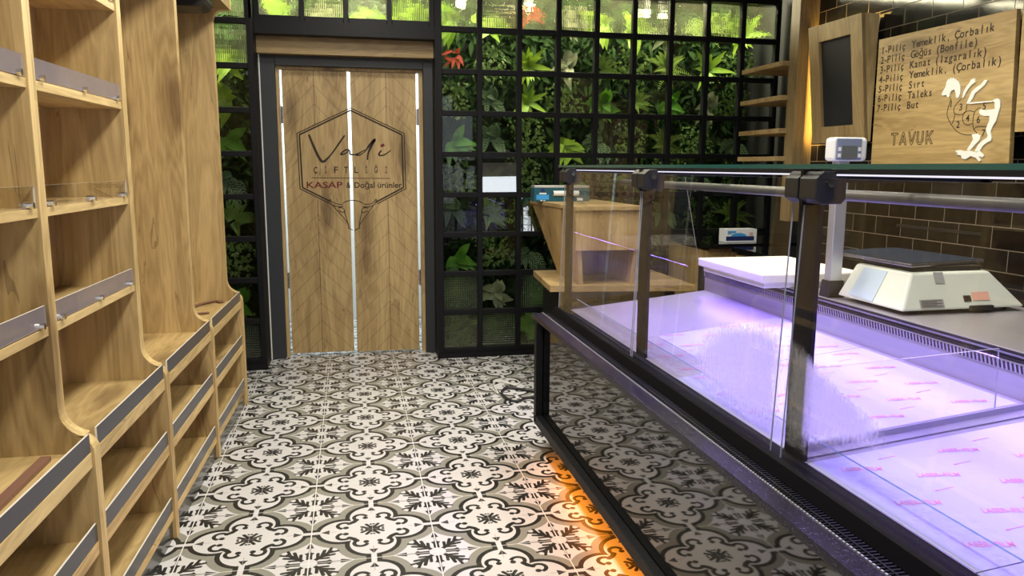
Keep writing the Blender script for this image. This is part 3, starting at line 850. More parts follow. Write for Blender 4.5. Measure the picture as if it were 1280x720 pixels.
def proto(kind, seed):
    r = random.Random(seed); mb = MB(); mb.uv = []
    if kind == 'rosette':
        for i in range(22): leaf(mb, (0, 0, -0.06), rd(r) + Vector((0, 0, 0.55)), (0, -1, 0.3), r.uniform(0.14, 0.27), r.uniform(0.034, 0.05), r.uniform(0.1, 0.5))
    elif kind == 'broad':
        for i in range(15): leaf(mb, (r.uniform(-.05, .05), 0, r.uniform(-.09, -.02)), rd(r) + Vector((0, 0, 0.4)), (0, -1, 0.3), r.uniform(0.12, 0.21), r.uniform(0.06, 0.09), r.uniform(0.1, 0.4))
    elif kind == 'striped':
        for i in range(16): leaf(mb, (r.uniform(-.07, .07), 0, r.uniform(-.05, .03)), rd(r), (0, -1, 0.2), r.uniform(0.12, 0.18), r.uniform(0.05, 0.07), r.uniform(0.1, 0.5))
    elif kind == 'fern':
        for i in range(14):
            d = rd(r) + Vector((0, 0, 0.5)); d.normalize(); L = r.uniform(0.16, 0.24); sd = d.cross(Vector((0, -1, 0.2))).normalized()
            for k in range(12):
                t = (k + 1) / 12; c = d * (L * t) + Vector((0, 0, -0.04 - 0.25 * L * t * t))
                for s_ in (-1, 1): leaf(mb, c, sd * s_ + d * 0.5, (0, -1, 0.2), 0.05 * (1.1 - t), 0.012, 0.1, 2)
    elif kind == 'ivy':
        for i in range(150): leaf(mb, (r.uniform(-.14, .14), r.uniform(-.05, .06), r.uniform(-.14, .14)), rd(r), (0, -1, r.uniform(-.3, .6)), r.uniform(0.022, 0.045), r.uniform(0.016, 0.03), 0.2, 3)
    elif kind == 'red':
        for i in range(14): leaf(mb, (r.uniform(-.05, .05), 0, r.uniform(-.05, .05)), rd(r), (0, -1, 0.2), r.uniform(0.06, 0.11), r.uniform(0.02, 0.035), 0.3, 4)
    return mb


MATS = {'rosette': 'leaf_bright', 'broad': 'leaf_broad', 'striped': 'leaf_stripe', 'fern': 'leaf_fern', 'ivy': 'leaf_ivy', 'red': 'leaf_red', 'pale': 'leaf_pale', 'bright': 'leaf_bright'}
DESC = {'rosette': 'bright green strap-leaved plant', 'broad': 'glossy broad-leaved green plant', 'striped': 'dark striped-leaved plant', 'fern': 'feathery green fern', 'ivy': 'small-leaved trailing ivy', 'red': 'red-leaved accent plant', 'pale': 'cream variegated plant', 'bright': 'lime green broad-leaved plant'}
NAMES = {'rosette': 'strap_leaf_plant', 'broad': 'broad_leaf_plant', 'striped': 'striped_leaf_plant', 'fern': 'fern', 'ivy': 'ivy', 'red': 'red_leaf_plant', 'pale': 'variegated_plant', 'bright': 'lime_leaf_plant'}
pmesh = {}
for k in MATS:
    for q in range(2):
        mb = proto({'pale': 'broad', 'bright': 'broad'}.get(k, k), 11 * q + len(k) * 3 + ord(k[0]))
        me = bpy.data.meshes.new(NAMES[k]); me.from_pydata(mb.v, [], mb.f); me.materials.append(M[MATS[k]])
        ul = me.uv_layers.new(name='UVMap')
        for lp in me.loops: ul.data[lp.index].uv = mb.uv[lp.vertex_index]
        me.polygons.foreach_set('use_smooth', [True] * len(me.polygons)); pmesh[k, q] = me
ROWN = ['lowest', 'second lowest', 'third lowest', 'fourth lowest', 'middle', 'fourth highest', 'third highest', 'second highest', 'top']
ORD = ['first', 'second', 'third', 'fourth', 'fifth', 'sixth', 'seventh', 'eighth', 'ninth']
LAY = {8: ['bright', 'bright', 'red', 'pale', 'bright', 'bright', 'pale', 'fern', 'rosette'],
       7: ['red', 'ivy', 'rosette', 'pale', 'fern', 'ivy', 'fern', 'rosette', 'ivy'],
       6: ['ivy', 'striped', 'rosette', 'ivy', 'broad', 'fern', 'broad', 'pale', 'ivy'],
       5: ['broad', 'striped', 'ivy', 'bright', 'striped', 'ivy', 'fern', 'ivy', 'striped'],
       4: ['ivy', 'fern', 'ivy', 'broad', 'ivy', 'fern', 'ivy', 'striped', 'ivy'],
       3: ['striped', 'fern', 'ivy', 'fern', 'broad', 'ivy', 'striped', 'ivy', 'fern'],
       2: ['broad', 'ivy', 'striped', 'ivy', 'fern', 'striped', 'ivy', 'broad', 'striped'],
       1: ['fern', 'pale', 'broad', 'ivy', 'fern'],
       0: ['ivy', 'fern', 'broad', 'fern', 'ivy']}
rp = random.Random(21)


def put(kind, x, y, z, s, label, group):
    o = bpy.data.objects.new(NAMES[kind], pmesh[kind, rp.randint(0, 1)]); COL.objects.link(o)
    o.location = (x, y, z); o.rotation_euler = (rp.uniform(-.15, .15), rp.uniform(-.35, .35), rp.uniform(-.3, .3)); o.scale = (s, s * 0.62, s)
    tag(o, label, 'plant', group); return o


for j, rowk in LAY.items():
    for i, k in enumerate(rowk):
        put(k, 0.614 + 0.28 * (i + 0.5) + rp.uniform(-.03, .03), GY + rp.uniform(0.30, 0.36), 0.05 + 0.28 * (j + 0.5) + rp.uniform(-.03, .02), rp.uniform(0.80, 0.94),
            DESC[k] + ' behind the %s pane row, %s from the door' % (ROWN[j], ORD[i]), 'plants behind the glass grid')
for i, k in enumerate(('bright', 'pale', 'bright', 'rosette')):
    put(k, -0.565 + 0.283 * (i + 0.5), GY + 0.33, 2.43, 0.95, DESC[k] + ' over the door, behind its %s transom pane' % ORD[i], 'plants above the door')
for j, k in enumerate(('ivy', 'broad', 'ivy', 'fern', 'striped', 'broad', 'bright', 'bright')):
    put(k, -0.81, 5.35 + rp.uniform(.28, .32), 0.05 + 0.2775 * (j + 0.5), 0.92, DESC[k] + ' in the narrow grid by the shelving, %s pane up' % ORD[j], 'plants in the narrow grid')


M['bulb'] = emit('planter_bulb', (1.0, 0.93, 0.55), 14)
for i, (x, y, where) in enumerate(((0.80, 5.76, 'first'), (1.30, 5.78, 'third'), (2.14, 5.76, 'sixth'), (2.43, 5.815, 'seventh'))):
    t = thing('planter_spotlight', 'lit planter spotlight glowing behind the top row, %s pane from the door' % where, 'lamp', (x, y, 2.56), 'planter spotlights')
    obj('bulb', MB().tube([(x, y, 2.520), (x, y - 0.02, 2.505), (x, y - 0.028, 2.497)], [0.028, 0.030, 0.016], 12), M['bulb'], t, smooth=True)
    obj('housing', MB().tube([(x, y + 0.02, 2.60), (x, y, 2.522)], [0.022, 0.034], 12), M['black_plastic'], t)
    obj('bracket', MB().box((x - 0.008, y + 0.012, 2.60), (x + 0.008, y + 0.028, 2.95)), M['black_metal'], t)


def carpet(x0, x1, z0, z1, y, n, seed):
    r = random.Random(seed); mb = MB(); mb.uv = []
    for i in range(n): leaf(mb, (r.uniform(x0, x1), y + r.uniform(-.06, .05), r.uniform(z0, z1)), rd(r), (0, -1, r.uniform(-.4, .6)), r.uniform(0.05, 0.11), r.uniform(0.022, 0.045), r.uniform(0, .5), 3)
    return mb


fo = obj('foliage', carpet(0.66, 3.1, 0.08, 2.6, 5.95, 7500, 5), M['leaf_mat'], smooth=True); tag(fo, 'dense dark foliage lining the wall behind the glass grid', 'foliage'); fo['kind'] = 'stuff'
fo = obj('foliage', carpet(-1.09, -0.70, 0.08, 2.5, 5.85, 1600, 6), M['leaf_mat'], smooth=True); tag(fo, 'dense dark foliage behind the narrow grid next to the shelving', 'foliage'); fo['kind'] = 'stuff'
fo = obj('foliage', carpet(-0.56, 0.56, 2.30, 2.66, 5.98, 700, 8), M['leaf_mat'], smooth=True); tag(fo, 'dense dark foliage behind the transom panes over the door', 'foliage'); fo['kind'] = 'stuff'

# ------------------------------------------------------------------ refrigerated display counter
C0, C1 = 0.35, 3.60                                          # its ends along the aisle
cs = thing('display_counter', 'long refrigerated glass display counter with black mirror front and lilac lit deck', 'display counter', (1.5, 2.0, 0))
bfm = MB()
bfm.box((0.838, C0, 0.145), (0.8715, 3.50, 0.188))
obj('foot_bar', bfm, M['black_metal'], cs, bevel=0.003)
for y in (3.46, 0.40):
    obj('leg', MB().box((0.838, y, 0.0 if y < 1 else 0.145), (0.871, y + 0.045, 0.643)), M['black_metal'], cs, bevel=0.003)
obj('front_panel', MB().box((0.872, C0, 0.150), (0.90, C1 - 0.02, 0.643)), M['black_gloss'], cs)
obj('plinth', MB().box((0.96, C0 + 0.05, 0.0), (1.95, C1 - 0.12, 0.15)), M['black_plastic'], cs)
obj('carcass', MB().box((0.901, C0 + 0.01, 0.15), (2.22, C1 - 0.01, 0.6015)), M['black_plastic'], cs)
obj('granite_ledge', MB().box((0.845, C0, 0.643), (0.897, C1 - 0.01, 0.665)), M['granite'], cs, bevel=0.002)
vg = MB(); vg.box((0.8975, C0, 0.602), (0.950, C1 - 0.01, 0.640))
n = int((C1 - C0) / 0.011)
for i in range(n):
    y = C0 + 0.006 + i * 0.011; vg.box((0.902, y, 0.640), (0.944, y + 0.0045, 0.660))
vg.box((0.921, C0, 0.655), (0.925, C1 - 0.01, 0.6615))
obj('vent_grille', vg, M['black_metal'], cs)
dt = MB()
for i in range(n): dt.box((0.8975, C0 + 0.006 + i * 0.011, 0.6615), (0.901, C0 + 0.0125 + i * 0.011, 0.6672))
obj('bead_strip', dt, M['aluminium'], cs)
rl = MB(); rl.prism([(0.9505, C0, 0.602), (0.9455, C0, 0.660), (0.961, C0, 0.688), (0.966, C0, 0.692), (1.006, C0, 0.6985), (1.006, C0, 0.602)], (0, C1 - C0, 0))
obj('front_rail', rl, M['rail_black'], cs)


def zd(x): return 0.697 + (x - 1.006) * 0.108                 # deck rises to the rear
cuts = [C0 + 0.02, 1.02, 1.515, 1.615, 2.25, 2.78, C1 - 0.12]
XB = 1.69
for i in range(len(cuts) - 1):
    y0, y1 = cuts[i] + 0.0015, cuts[i + 1] - 0.0015
    film = i not in (2, 5)
    t = obj('deck_tray', MB().hexa([(1.006, y0, 0.66), (XB, y0, 0.70), (XB, y1, 0.70), (1.006, y1, 0.66), (1.006, y0, zd(1.006)), (XB, y0, zd(XB)), (XB, y1, zd(XB)), (1.006, y1, zd(1.006))]), M['grey_strip' if i == 2 else 'steel_dull'], cs)
    if film:
        a, b = 1.010, XB - 0.02
        if i == 4: a = 1.16
        fl_ = obj('film_sheet', MB().hexa([(a, y0, zd(a) + .0003), (b, y0, zd(b) + .0003), (b, y1, zd(b) + .0003), (a, y1, zd(a) + .0003), (a, y0, zd(a) + .0012), (b, y0, zd(b) + .0012), (b, y1, zd(b) + .0012), (a, y1, zd(a) + .0012)]), M['film'], t)
        pr = MB(); row = 0; yy = y0 + 0.06
        rt = Vector((0.93, -0.36, 0.108 * 0.93)).normalized(); up = Vector((0.36, 0.93, 0.03)).normalized()
        while yy < y1 - 0.02:
            for q in range(3):
                xx = 1.05 + q * 0.245 + (0.12 if row % 2 else 0)
                if xx > XB - 0.13: continue
                o_ = Vector((xx, yy + 0.01, zd(xx) + 0.0016))
                if yy - 0.05 > y0: text_on(pr, 'LASER–FILM', o_, rt, up, 0.084, 0.019)
                ar = o_ + Vector((0.105, 0.022, 0.0115))
                if (ar + rt * 0.05).x < XB - 0.03 and (ar + rt * 0.05).y > y0:
                    nrm = rt.cross(up); rt_, rt = rt, Vector((1, 0.04, 0.108)).normalized()
                    pr.ribbon([ar, ar + rt * 0.045], 0.0016, nrm, 0.0003); pr.ribbon([ar, ar + rt * 0.007], [0.001, 0.007], nrm, 0.0003); rt = rt_
            yy += 0.088; row += 1
        obj('film_print', pr, M['red_print'], t)
# rear wall of the well, vents and service ledge
wl = MB(); wl.box((XB, C0, 0.66), (XB + 0.015, C1 - 0.12, 0.842)); obj('well_wall', wl, M['steel_dull'], cs)
vt = MB(); vt.box((XB - 0.004, C0, 0.842), (XB + 0.015, C1 - 0.12, 0.868))
for i in range(int((C1 - C0 - 0.12) / 0.014)): vt.hexa([(XB - 0.006, C0 + i * .014, .844), (XB - 0.004, C0 + i * .014, .844), (XB - 0.004, C0 + i * .014 + .005, .844), (XB - 0.006, C0 + i * .014 + .005, .844), (XB - 0.006, C0 + i * .014 + .006, .864), (XB - 0.004, C0 + i * .014 + .006, .864), (XB - 0.004, C0 + i * .014 + .011, .864), (XB - 0.006, C0 + i * .014 + .011, .864)], 1)
obj('rear_vent', vt, [M['steel_dull'], M['black_plastic']], cs)
rb = MB()
for k in range(3): rb.box((XB - 0.002 - 0.003 * k, C0, 0.870 + k * 0.010), (XB + 0.015, C1 - 0.12, 0.877 + k * 0.010))
obj('ribbed_trim', rb, M['black_plastic'], cs)
obj('service_ledge', MB().box((1.684, C0, 0.884), (2.24, C1 - 0.10, 0.900)), M['steel_dull'], cs, bevel=0.002)
obj('rear_panel', MB().box((1.72, C0, 0.60), (2.22, C1 - 0.11, 0.884)), M['black_plastic'], cs)
# end pieces
eg = MB().hexa([(0.985, C1 - 0.03, .70), (1.72, C1 - 0.03, .80), (1.72, C1 - 0.022, .80), (0.985, C1 - 0.022, .70), (1.015, C1 - 0.03, 1.36), (1.60, C1 - 0.03, 1.36), (1.60, C1 - 0.022, 1.36), (1.015, C1 - 0.022, 1.36)], 0, {3: 1, 5: 1, 1: 1})
obj('end_glass', eg, [M['case_glass'], M['white_edge']], cs)
obj('end_block', MB().box((1.70, C1 - 0.115, 0.66), (2.24, C1 - 0.02, 0.905)), M['black_plastic'], cs, bevel=0.004)
obj('end_ledge', MB().box((1.006, C1 - 0.12, 0.66), (1.70, C1 - 0.02, 0.715)), M['black_gloss'], cs)
ep = MB(); ep.add([(1.66, C1 - 0.13, 0.70), (1.66, C1 - 0.13, 0.875), (1.672, C1 - 0.40, 0.875), (1.672, C1 - 0.40, 0.70)], [(0, 1, 2, 3)])
obj('splash_sheet', ep, M['acrylic'], cs)
# uprights with glass clamps
for (y0, y1) in ((0.53, 0.615), (1.525, 1.605), (2.517, 2.600), (3.485, 3.578)):
    p = obj('post', MB().box((1.004, y0, 0.69), (1.016, y1, 1.352)), M['black_metal'], cs, bevel=0.0015)
    ym = (y0 + y1) / 2 - 0.004
    for sgn, (ya, yb) in ((-1, (ym - 0.066, ym - 0.004)), (1, (ym + 0.004, ym + 0.056))):
        cl_ = MB(); cl_.prism([(0.990, ya, 1.290), (0.972, ya, 1.302), (0.972, ya, 1.345), (0.990, ya, 1.360), (1.040, ya, 1.360), (1.046, ya, 1.352), (1.046, ya, 1.300), (1.036, ya, 1.290)], (0, yb - ya, 0))
        k = obj('clamp', cl_, M['black_plastic'], p, bevel=0.002)
        if sgn < 0: obj('bolt', MB().tube([(1.006, ya + 0.001, 1.335), (1.006, ya - 0.006, 1.335)], 0.0085, 12), M['chrome'], k)
    obj('clamp_strap', MB().box((0.980, ym - 0.006, 1.286), (1.040, ym + 0.006, 1.364)), M['black_metal'], p)
# front panes lean inwards a little
for (y0, y1) in ((0.40, 0.570), (0.578, 1.600 - 0.030), (1.615, 2.560), (2.575, 3.565)):
    fg = MB().hexa([(0.972, y0, .6935), (0.976, y0, .6935), (0.976, y1, .6935), (0.972, y1, .6935), (0.996, y0, 1.345), (1.000, y0, 1.345), (1.000, y1, 1.345), (0.996, y1, 1.345)], 0, {1: 1, 2: 1, 4: 1})
    g = obj('front_pane', fg, [M['case_glass'], M['white_edge']], cs)
    if y0 == 1.615: fogp = g
tg = MB().box((0.972, C0, 1.3655), (1.50, C1, 1.3755), 0, {2: 1, 3: 1, 4: 1, 5: 1})
obj('top_glass', tg, [M['case_glass'], M['glass_edge']], cs)
obj('bright_edge_rail', MB().box((1.020, C0, 1.351), (1.028, C1 - 0.05, 1.3545)), M['lilac_edge'], cs)  # glowing rail added to draw the bright top edge of the front glass
obj('top_rail', MB().box((1.018, C0, 1.3550), (1.050, C1 - 0.02, 1.365)), M['black_metal'], cs)
obj('light_tube', MB().tube([(1.27, C0 + 0.05, 1.297), (1.27, C1 - 0.06, 1.297)], 0.0145, 16), M['tube_grey'], cs, smooth=True)
for y in (0.57, 1.565, 2.556, 3.53):
    obj('arm', MB().box((1.016, y - 0.008, 1.335), (1.46, y + 0.008, 1.355)), M['black_metal'], cs)
    obj('rear_stay', MB().box((1.44, y - 0.008, 1.335), (1.47, y + 0.008, 1.365)), M['black_metal'], cs)
rz = MB().hexa([(1.034, C0 + 0.03, .700), (1.040, C0 + 0.03, .700), (1.040, C1 - 0.13, .700), (1.034, C1 - 0.13, .700), (1.034, C0 + 0.03, .748), (1.040, C0 + 0.03, .748), (1.040, C1 - 0.13, .748), (1.034, C1 - 0.13, .748)], 0, {1: 1})
obj('front_riser', rz, [M['case_glass'], M['blue_edge']], cs)
# upright glass divider on its steel foot
dv = obj('divider', MB().hexa([(1.03, 1.566, .715), (1.555, 1.566, .770), (1.555, 1.571, .770), (1.03, 1.571, .715), (1.03, 1.566, .905), (1.548, 1.566, .932), (1.548, 1.571, .932), (1.03, 1.571, .905)], 0, {1: 1, 3: 1, 5: 1, 2: 0}), [M['case_glass'], M['white_edge']], cs)
db = MB(); db.prism([(1.02, 1.535, zd(1.02) + .001), (1.02, 1.602, zd(1.02) + .001), (1.02, 1.602, zd(1.02) + .006), (1.02, 1.575, zd(1.02) + .010), (1.02, 1.572, zd(1.02) + .022), (1.02, 1.562, zd(1.02) + .022), (1.02, 1.560, zd(1.02) + .008), (1.02, 1.535, zd(1.02) + .004)], (0.615, 0, 0.615 * 0.108))
obj('divider_foot', db, M['grey_strip'], dv)
# fogged patch on the glass
fb = MB(); fb.uv = []
def fog(outline, ctr, x):
    k = len(fb.v); q = smooth_path(outline + [outline[0]], 8)[:-1]
    zmin = min(p[1] for p in q); zmax = max(p[1] for p in q)
    fb.v.append((x, ctr[0], ctr[1])); fb.uv.append((0.0, (ctr[1] - zmin) / (zmax - zmin)))
    rings = 6
    for r_ in range(1, rings + 1):
        t = r_ / rings
        for p in q: fb.v.append((x, ctr[0] + (p[0] - ctr[0]) * t, ctr[1] + (p[1] - ctr[1]) * t)); fb.uv.append((t, (ctr[1] + (p[1] - ctr[1]) * t - zmin) / (zmax - zmin)))
    n_ = len(q)
    for j in range(n_): fb.f.append((k, k + 1 + j, k + 1 + (j + 1) % n_)); fb.m.append(0)
    for r_ in range(rings - 1):
        for j in range(n_):
            a = k + 1 + r_ * n_ + j; b = k + 1 + r_ * n_ + (j + 1) % n_; fb.f.append((a, b, b + n_, a + n_)); fb.m.append(0)
fog([(2.10, .85), (1.98, .93), (1.80, .975), (1.66, .985), (1.622, .95), (1.62, .78), (1.63, .735), (1.80, .70), (1.95, .705), (2.05, .72), (2.12, .78)], (1.80, .86), 1.001)
obj('condensation', fb, M['fog'], fogp)
fb = MB(); fb.uv = []
fog([(1.615, .98), (1.55, .972), (1.48, .94), (1.38, .905), (1.275, .880), (1.24, .855), (1.25, .825), (1.36, .790), (1.47, .745), (1.53, .72), (1.60, .72), (1.615, .80)], (1.48, .86), 0.9985)
obj('condensation', fb, M['fog'], cs)

# ------------------------------------------------------------------ on the service ledge
cb = thing('cutting_board', 'thick white two-layer cutting board lying on the counter ledge', 'cutting board', (1.77, 3.0, 0.90))
bb = MB(); bb.box((1.555, 2.70, 0.9215), (2.0, 3.28, 0.958)); obj('slab', bb, M['chop'], cb, bevel=0.006)
bb = MB(); bb.box((1.57, 2.72, 0.9006), (1.98, 3.25, 0.921)); obj('lower_slab', bb, M['chop'], cb, bevel=0.003)

sca = thing('weighing_scale', 'white retail weighing scale with blue filmed plate on the counter ledge', 'scale', (1.95, 2.38, 0.90))
z0, z1 = 0.914, 1.030
bd = MB()
bd.hexa([(1.712, 2.12, z0), (2.19, 2.13, z0), (2.19, 2.46, z0), (1.712, 2.46, z0), (1.780, 2.175, z1), (2.085, 2.185, z1), (2.085, 2.455, z1), (1.780, 2.455, z1)])
obj('body', bd, M['scale_body'], sca, bevel=0.008)
obj('tray_seat', MB().box((1.80, 2.20, z1 + .0003), (2.07, 2.45, z1 + .016)), M['black_plastic'], sca, bevel=0.004)
PQ = [(1.785, 2.185), (2.125, 2.250), (2.09, 2.655), (1.772, 2.600)]
pl_ = obj('weighing_plate', MB().prism([(x, y, z1 + .0165) for x, y in PQ], (0, 0, .012)), M['steel'], sca, bevel=0.003)
PC = (1.943, 2.42)
obj('blue_film', MB().prism([(PC[0] + (x - PC[0]) * .985, PC[1] + (y - PC[1]) * .985, z1 + .0287) for x, y in PQ], (0, 0, .002)), M['blue_film'], pl_)
for x, y in ((1.80, 2.18), (2.12, 2.18), (1.80, 2.42), (2.12, 2.42)):
    obj('foot', MB().tube([(x, y, 0.9006), (x, y, 0.916)], 0.03, 14), M['black_plastic'], sca)
ft = MB(); ft.box((1.97, 2.121, 0.908), (2.06, 2.15, 0.925)); obj('base_recess', ft, M['black_plastic'], sca, bevel=0.003)
# stickers on the sloping faces
def on_near(x, t):                                           # near sloping face
    f_ = t; return Vector((x, 2.12 + (2.175 - 2.12) * f_ + (x - 1.75) * 0.021 - 0.0012, z0 + (z1 - z0) * f_ + 0.0006))
def patch(x0, x1, t0, t1, mat, name):
    a, b, c, d = on_near(x0, t0), on_near(x1, t0), on_near(x1, t1), on_near(x0, t1); nn = Vector((0, -0.9, 0.43)) * 0.0008
    return obj(name, MB().hexa([a, b, c, d, a + nn, b + nn, c + nn, d + nn]), mat, sca)
patch(1.785, 1.875, 0.07, 0.29, M['label_grey'], 'type_label')
tl_ = MB()
for k in range(5): tl_.ribbon([on_near(1.79, .10 + k * .037) + Vector((0, -.001, .001)), on_near(1.868 - 0.02 * (k % 2), .10 + k * .037) + Vector((0, -.001, .001))], 0.0018, (0, -.73, .68), 0.0003)
obj('label_print', tl_, M['ink'], sca)
patch(1.955, 1.983, 0.20, 0.36, M['ink'], 'check_mark'); patch(1.990, 2.055, 0.22, 0.44, M['label_red'], 'sticker')
patch(1.862, 1.898, 0.70, 1.0, M['label_grey'], 'tape')
def on_side(y, t): return Vector((1.712 + (1.78 - 1.712) * t - 0.0012, y, z0 + (z1 - z0) * t + 0.0006))
a, b, c, d = on_side(2.40, 0.1), on_side(2.27, 0.06), on_side(2.28, 0.92), on_side(2.40, 0.92); nn = Vector((-0.76, 0, 0.65)) * 0.0008
obj('side_label', MB().hexa([a, b, c, d, a + nn, b + nn, c + nn, d + nn]), M['pale_blue'], sca)
po = obj('pole', MB().box((1.700, 2.487, 0.955), (1.746, 2.525, 1.41)), M['aluminium'], sca, bevel=0.002)
obj('pole_socket', MB().hexa([(1.688, 2.475, .9006), (1.756, 2.475, .9006), (1.756, 2.535, .9006), (1.688, 2.535, .9006), (1.694, 2.48, .962), (1.752, 2.48, .962), (1.752, 2.53, .962), (1.694, 2.53, .962)]), M['black_plastic'], sca, bevel=0.002)
hd = obj('display_head', MB().box((1.672, 2.475, 1.392), (1.806, 2.535, 1.475)), M['white'], sca, bevel=0.012)
obj('display_face', MB().box((1.678, 2.469, 1.396), (1.778, 2.476, 1.471)), M['display_face'], hd, bevel=0.004)
obj('screen', MB().box((1.700, 2.4665, 1.400), (1.758, 2.4705, 1.445)), M['lcd'], hd)
for i in range(2):
    for j in range(2): obj('button', MB().box((1.684 + i * 0.079, 2.4665, 1.405 + j * 0.022), (1.694 + i * 0.079, 2.4705, 1.418 + j * 0.022)), M['white'], hd)

# ------------------------------------------------------------------ cash desk and what stands on it
dk = thing('cash_desk', 'oak cash desk with tapering side panels behind the far end of the counter', 'desk', (1.5, 4.7, 0))
pp = MB(); pp.prism([(1.13, 4.34, .640), (1.99, 4.22, .640), (1.99, 5.02, .640), (1.19, 5.02, .640)], (0, 0, .038)); obj('lower_top', pp, M['oak_x'], dk, bevel=0.002)
pp = MB(); pp.prism([(1.262, 4.285, 1.118), (1.685, 4.285, 1.118), (1.685, 5.24, 1.118), (1.215, 5.24, 1.118)], (0, 0, .024)); obj('top_panel', pp, M['oak_x'], dk, bevel=0.002)
obj('front_panel', MB().box((1.272, 4.30, 0.885), (1.680, 4.32, 1.1175)), M['oak_desk'], dk)
sd_ = MB(); sd_.hexa([(1.305, 4.33, .679), (1.33, 4.33, .679), (1.33, 4.80, .679), (1.305, 4.80, .679), (1.265, 4.305, 1.118), (1.29, 4.305, 1.118), (1.25, 5.22, 1.118), (1.225, 5.22, 1.118)]); obj('side_panel', sd_, M['oak_desk'], dk)
sd_ = MB(); sd_.hexa([(1.62, 4.33, .679), (1.645, 4.33, .679), (1.645, 4.80, .679), (1.62, 4.80, .679), (1.655, 4.305, 1.118), (1.68, 4.305, 1.118), (1.68, 5.22, 1.118), (1.655, 5.22, 1.118)]); obj('side_panel', sd_, M['oak_desk'], dk)
obj('back_panel', MB().box((1.34, 4.79, .679), (1.62, 4.81, 1.117)), M['black_plastic'], dk)
obj('base', MB().box((1.25, 4.42, 0), (1.95, 4.98, 0.639)), M['black_plastic'], dk)

bx = thing('film_box', 'long teal cling film box lying on top of the cash desk', 'box', (1.36, 5.0, 1.142))
obj('carton', MB().box((1.17, 4.93, 1.1425), (1.545, 5.03, 1.232)), M['teal'], bx, bevel=0.002)
obj('lid', MB().box((1.172, 4.928, 1.232), (1.543, 5.028, 1.246)), M['aluminium'], bx, bevel=0.002)
pt = MB(); pt.box((1.185, 4.9285, 1.155), (1.270, 4.9295, 1.187), 1); pt.box((1.215, 4.9285, 1.205), (1.24, 4.9295, 1.228), 2); pt.box((1.205, 4.9285, 1.190), (1.252, 4.9295, 1.199), 0); pt.box((1.212, 4.9285, 1.146), (1.224, 4.9295, 1.153), 0); pt.box((1.230, 4.9285, 1.147), (1.246, 4.9295, 1.151), 0); pt.box((1.46, 4.9285, 1.148), (1.50, 4.9295, 1.165), 0)
obj('printed_face', pt, [M['paper'], M['sky_blue'], M['navy']], bx)
rl_ = MB(); rl_.tube([(1.298, 4.929, 1.196), (1.47, 4.929, 1.196)], 0.017, 14); rl_.tube([(1.2965, 4.929, 1.196), (1.3, 4.929, 1.196)], 0.012, 12, 1)
obj('printed_roll', rl_, [M['paper'], M['ink']], bx, smooth=False)

# ------------------------------------------------------------------ low bench along the brick wall
bn = thing('work_bench', 'low wooden bench with black worktop along the brick wall', 'bench', (2.6, 3.4, 0))
obj('worktop', MB().box((2.33, 1.2, 0.845), (2.845, 4.44, 0.875)), M['black_gloss'], bn, bevel=0.002)
obj('carcass', MB().box((2.37, 1.22, 0.08), (2.84, 4.42, 0.845)), M['black_plastic'], bn)
for i in range(5):
    y = 1.25 + i * 0.635; obj('door', MB().box((2.352, y, 0.10), (2.370, y + 0.625, 0.835)), M['oak_y'], bn, bevel=0.001)
obj('end_panel', MB().box((2.36, 4.42, 0.0), (2.845, 4.438, 0.845)), M['oak_frame'], bn)
b2 = thing('corner_cabinet', 'oak cabinet with black top in the corner below the floating shelves', 'cabinet', (2.7, 4.9, 0))
obj('worktop', MB().box((2.24, 4.58, 0.850), (3.18, 5.30, 0.880)), M['black_gloss'], b2, bevel=0.002)
obj('carcass', MB().box((2.28, 4.62, 0.0), (3.16, 5.28, 0.850)), M['oak_frame'], b2)
obj('door', MB().box((2.262, 4.64, 0.10), (2.28, 4.94, 0.835)), M['oak_desk'], b2, bevel=0.001)
obj('door', MB().box((2.262, 4.95, 0.10), (2.28, 5.26, 0.835)), M['oak_desk'], b2, bevel=0.001)
gb = thing('glove_box', 'small white and blue carton standing on the black corner cabinet top', 'box', (2.46, 4.7, 0.88))
obj('carton', MB().box((2.40, 4.66, 0.8805), (2.62, 4.76, 0.968)), M['paper'], gb, bevel=0.002)
q_ = MB(); q_.box((2.401, 4.6585, 0.893), (2.60, 4.6595, 0.921), 0)
q_.add([(2.44 + 0.055 * math.cos(math.pi * k / 10) + 0.05, 4.6583, 0.921 + 0.022 * math.sin(math.pi * k / 10)) for k in range(11)], [tuple(range(11))], 1)
q_.box((2.412, 4.6585, 0.944), (2.47, 4.6595, 0.956), 1); q_.box((2.412, 4.6585, 0.936), (2.44, 4.6595, 0.941), 1)
for k in range(4): q_.box((2.565 + 0.0, 4.6582, 0.925 + k * 0.006), (2.59, 4.6592, 0.928 + k * 0.006), 2)
obj('printed_face', q_, [M['navy'], M['sky_blue'], M['label_red']], gb)

# floating shelves in the corner
for i, z in enumerate((2.0, 1.79, 1.585, 1.41)):
    tag(obj('floating_shelf', MB().prism([(2.665, 4.54, z), (3.195, 4.54, z), (3.195, 5.06, z), (2.665, 5.06, z)], (0, 0, 0.030)), M['oak_x'], bevel=0.002),
        ('uppermost', 'second highest', 'third highest', 'lowest')[i] + ' of the four oak shelves floating beside the wooden pillar', 'shelf', 'floating corner shelves')

